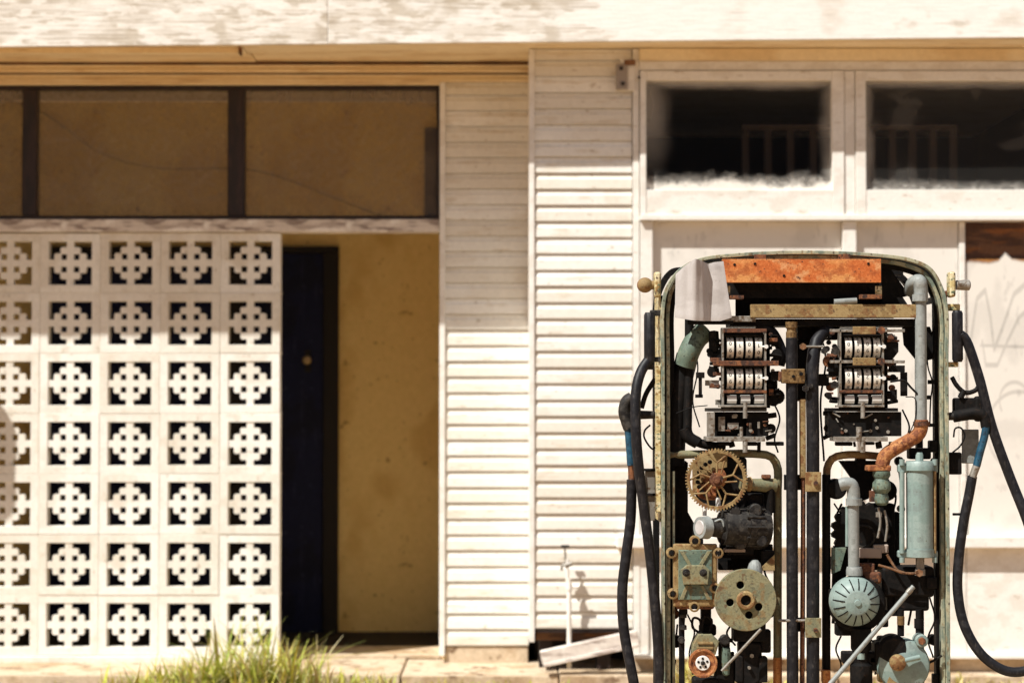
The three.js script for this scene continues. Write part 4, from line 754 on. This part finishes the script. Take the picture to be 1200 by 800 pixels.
  { const r = mulberry(77);
    for (let i = 0; i < 46; i++) { const x = [[790, 806], [842, 906], [976, 1040], [1044, 1096]][i % 4], px = x[0] + r() * (x[1] - x[0]), py = [540, 655, 716][Math.floor(r() * 3)] + r() * 60, dd = D + .06 + r() * .1, m = r() < .7 ? mBlack : r() < .5 ? mGrime : mRustBrown;
      if (r() < .5) mesh('fitting', disc(px, py, 2.5 + r() * 5, dd, .012 + r() * .03, .002, 12), m, pump); else mesh('rod', cyl(at(px, py, dd), at(px + (r() - .5) * 16, py + 8 + r() * 22, dd + .03), .003 + r() * .005, undefined, 8), m, pump); } }
  // hoses, swivels and nozzles ---------------------------------------------------
  const dl = D + .02;
  function nozzle(s) {
    const n = sub('nozzle', pump);
    if (!s) {
      mesh('nozzle_body', [T([[741, 466], [735, 470], [732, 482], [735, 494], [738, 502]], dl, .02, 16), cyl(at(738, 486, dl), at(766, 486, dl), .016, .0125, 14)], mGrime, n);
      mesh('grip', T([[736, 496], [737.5, 510], [739, 530], [740, 545]], dl, .0138, 16), mTeal, n);
      mesh('spout', cyl(at(750, 486, dl), at(776, 486, dl), .013, .0105, 14), mBlack, n);
      mesh('collar', cyl(at(740, 544, dl), at(740.5, 562, dl), .0115, undefined, 14), mRustBrown, n);
      mesh('trigger_guard', T([[762, 498], [756, 504], [755, 512], [765, 526], [768, 524]], dl, .003, 8), mBlack, n);
      mesh('latch', T([[752, 478], [757, 462], [764, 450], [768, 444]], dl + .01, .008, 8), mBlack, n);
    } else {
      mesh('nozzle_body', [T([[1118, 488], [1130, 486], [1145, 484], [1154, 488], [1157, 500]], dl, .019, 16), pbox(1118, 466, 1148, 492, dl, .03, .008), pbox(1143, 464, 1160, 494, dl - .004, .03, .01)], mBlack, n);
      mesh('grip', T([[1157, 494], [1154, 512], [1149, 530], [1145, 546]], dl - .005, .0125, 16), mTeal, n);
      mesh('spout', cyl(at(1110, 488, dl), at(1124, 487, dl), .0125, .014, 14), mGrime, n);
      mesh('collar', cyl(at(1146, 543, dl - .005), at(1140, 559, dl - .005), .0122, undefined, 14), mSteel, n);
      mesh('trigger_guard', T([[1118, 512], [1120, 502], [1126, 501], [1131, 510], [1126, 522], [1117, 530]], dl, .0028, 8), mBlack, n);
      each('latch', [T([[1116, 442], [1122, 452], [1132, 460], [1144, 457], [1147, 453]], dl, .0075, 8), T([[1130, 458], [1126, 466]], dl, .01, 8)], mBlack, n);
      mesh('boot', pbox(1128, 503, 1148, 543, dl + .04, .012, .003), mGalv, n);
      each('boot_foot', [pbox(1113, 530, 1128, 556, dl + .01, .03, .005), pbox(1117, 601, 1130, 604, dl, .006)], mBlack, n);
    }
  }
  nozzle(0); nozzle(1);
  mesh('swivel', ylathe(761.5, dl, [[0, 366], [5, 366], [6.6, 369], [6.6, 423], [5, 425], [0, 425]], 20), mRubber, pump);
  mesh('swivel', ylathe(1123, dl, [[0, 364], [5, 364], [6.4, 367], [6.4, 421], [5, 424], [0, 424]], 20), mRubber, pump);
  each('swivel_arm', [pbox(762, 363, 780, 370, dl, .02, .004), pbox(766, 418, 776, 424, dl, .02, .003), pbox(757, 425, 766, 433, dl, .02, .003)], mGrime, pump);
  each('swivel_arm', [pbox(1108, 356, 1126, 364, dl, .02, .004), pbox(1108, 424, 1124, 430, dl, .02, .003)], mCream, pump);
  mesh('boot_plate', pbox(756, 552, 768, 610, dl + .03, .008, .002), mSteel, pump);
  each('boot_clip', [pbox(755, 549, 772, 552, dl + .02, .02), pbox(756, 578, 770, 581, dl + .02, .02)], mBlack, pump);
  mesh('hose', T([[760, 422, dl], [752, 434, dl - .01], [746, 455, dl - .03], [745, 496, dl - .045], [748, 541, dl - .045], [755, 597, dl - .03], [763, 660, dl - .02], [770, 735, dl - .02], [773, 800, dl - .01], [770, 835, dl], [760, 850, dl], [750, 836, dl], [742, 795, dl - .01], [731, 735, dl], [729.5, 690, dl], [734, 650, dl], [739, 610, dl], [740.5, 562, dl]], dl, .0165, 14), mRubber, pump);
  mesh('hose', T([[1126, 392, dl], [1131, 396, dl], [1146, 436, dl], [1163, 500, dl], [1183, 556, dl], [1205, 612, dl - .02], [1226, 680, dl - .03], [1230, 740, dl - .03], [1214, 780, dl - .03], [1184, 787, dl - .03], [1154, 770, dl - .02], [1132, 736, dl - .01], [1123, 695, dl], [1124, 655, dl], [1130, 610, dl], [1136, 580, dl], [1140, 558, dl]], dl, .0158, 14), mRubber, pump);
}

// ---------------------------------------------------------------- standpipe tap, fallen board, weeds
{
  const d = B - .07, tp = thing('standpipe_tap', V(X(667, d), .05, -d), 'white standpipe with small garden tap beside the bay', 'tap');
  mesh('riser', cyl(at(667, 783, d), at(667, 678, d), .011, undefined, 14), mTrim, tp);
  mesh('riser', cyl(at(665, 688, d), at(665, 655, d), .008, undefined, 12), mTrim, tp);
  mesh('coupling', cyl(at(667, 691, d), at(667, 684, d), .015, undefined, 12), mTrim, tp);
  mesh('side_arm', cyl(at(667, 688, d), at(679, 687, d), .008, undefined, 10), mTrim, tp);
  mesh('tap_body', [cyl(at(662, 663, d), at(670, 660, d), .012, undefined, 12), T([[663, 661], [659, 663], [658, 668]], d, .007, 8)], mSteel, tp);
  mesh('spindle', cyl(at(663, 660, d), at(662, 642, d), .005, undefined, 8), mSteel, tp);
  mesh('handle', cyl(at(657.5, 640, d), at(667, 640, d), .007, undefined, 8), mGrime, tp);
  const a = at(634, 773, 9.6), b = at(748, 748, 9.6);
  const bd = thing('fallen_board', V(a.x, .05, a.z), 'loose white painted board propped under the bay', 'board');
  const len = b.distanceTo(a), g = new RoundedBoxGeometry(len, .062, .05, 2, .006); g.rotateZ(Math.atan2(b.y - a.y, b.x - a.x)); g.translate((a.x + b.x) / 2, (a.y + b.y) / 2 + .012, a.z + .01);
  mesh('plank', g, mBeam, bd);
  const cap = new RoundedBoxGeometry(len * .98, .018, .03, 2, .004); cap.rotateZ(Math.atan2(b.y - a.y, b.x - a.x)); cap.translate((a.x + b.x) / 2 + .006, (a.y + b.y) / 2 - .024, a.z + .03);
  mesh('batten', cap, mBeam, bd);
}
function grass(name, label, spots, seed, cols) {
  const r = mulberry(seed), pos = [], col = [], idx = [];
  for (const [px, d, n, h, spread] of spots) for (let i = 0; i < n; i++) {
    const x = X(px, d) + (r() + r() - 1) * spread, z = -d + (r() - .5) * .22, hh = h * (.35 + .75 * r()), a = r() * 6.283, lean = .25 + r() * r() * 1.5, w = .0045 + r() * r() * .013, c = cols[Math.floor(r() * cols.length)], k = .75 + r() * .5, o = pos.length / 3;
    const bend = .2 + r() * 1.3;
    for (let s = 0; s <= 4; s++) {
      const t = s / 4, hor = hh * lean * t * (.4 + bend * t), ver = hh * t * (1 - Math.min(.75, .34 * lean * bend) * t), ww = w * (1 - .92 * t), sx = -Math.sin(a) * ww, sz = Math.cos(a) * ww;
      const cx = x + Math.cos(a) * hor, cz = z + Math.sin(a) * hor, cy = .0 + ver;
      pos.push(cx - sx, cy, cz - sz, cx + sx, cy, cz + sz);
      for (let q = 0; q < 2; q++) col.push(c[0] * k, c[1] * k, c[2] * k);
      if (s < 4) { const b = o + s * 2; idx.push(b, b + 1, b + 2, b + 1, b + 3, b + 2); }
    }
  }
  const g = new THREE.BufferGeometry(); g.setAttribute('position', new THREE.Float32BufferAttribute(pos, 3)); g.setAttribute('color', new THREE.Float32BufferAttribute(col, 3)); g.setIndex(idx); g.computeVertexNormals();
  const m = new THREE.Mesh(g, new THREE.MeshPhysicalMaterial({ vertexColors: true, roughness: .8, side: THREE.DoubleSide, transmission: .3, thickness: 0 }));
  m.name = numbered(name); m.castShadow = m.receiveShadow = true; scene.add(m); tag(m, label, 'grass', null, 'stuff'); return m;
}
const green = [[.46, .5, .06], [.56, .54, .08], [.32, .4, .05], [.6, .52, .11]], straw = [[.5, .4, .17], [.42, .31, .12], [.58, .5, .27]];
grass('grass_tuft', 'tall green grass tuft growing in front of the breeze blocks', [[285, 9.42, 210, .35, .22], [240, 9.42, 190, .2, .3], [340, 9.42, 150, .27, .18], [185, 9.4, 170, .12, .3], [395, 9.4, 120, .12, .3], [280, 9.3, 190, .17, .5]], 21, [...green, ...green, ...straw]);
grass('low_weeds', 'low dry weeds along the edge of the paving', [[165, 9.44, 90, .08, .16], [430, 9.45, 90, .08, .16], [480, 9.44, 80, .06, .2], [560, 9.46, 90, .05, .3], [640, 9.46, 70, .045, .3], [60, 9.46, 60, .04, .3]], 22, [...green, ...straw]);
grass('wall_weeds', 'dry weeds at the foot of the bay behind the pump', [[1122, 9.58, 70, .07, .02], [1165, 9.6, 90, .045, .14], [815, 9.4, 120, .2, .06], [800, 9.45, 90, .14, .05], [850, 9.5, 50, .09, .05], [905, 9.5, 50, .07, .06], [1040, 9.5, 40, .06, .1]], 23, [...straw, ...straw, ...green]);

// ---------------------------------------------------------------- beyond the frame: an added board to throw the shade at the far left, and what the dark panes mirror
{
  const sh = at(10, 555, R), off = .55, c = V(sh.x - 1.15 * off - .32, sh.y + 2.2 * off, -R + off);
  const sg = thing('shade_board', V(c.x - .3, 0, c.z), 'rounded board on a post, added out of view to shade the far left blocks', 'sign');
  const s = new THREE.Shape(); s.moveTo(c.x - .34, c.y + .29); s.lineTo(c.x + .2, c.y + .29); s.quadraticCurveTo(c.x + .34, c.y + .26, c.x + .34, c.y + .12); s.lineTo(c.x + .34, c.y - .16); s.quadraticCurveTo(c.x + .34, c.y - .29, c.x + .2, c.y - .29); s.lineTo(c.x - .34, c.y - .29);
  const g = new THREE.ExtrudeGeometry(s, { depth: .02, bevelEnabled: false }); g.translate(0, 0, c.z - .01);
  mesh('board', g, mTrim, sg); mesh('post', cyl(V(c.x - .3, 0, c.z - .04), V(c.x - .3, c.y + .35, c.z - .04), .03), mGalv, sg);
  const hs = thing('opposite_building', V(2, 0, 22), 'dark timber two storey building across the road', 'building');
  const md = plain(.05, .055, .07, .85);
  mesh('wall', box(-16, 20, 0, 8.5, 22, 30), md, hs);
  mesh('roof', box(-16.6, 20.6, 8.501, 9, 21.4, 30.6, .05), plain(.06, .05, .05, .8), hs);
}

scene.updateMatrixWorld(true);
renderer.render(scene, camera);
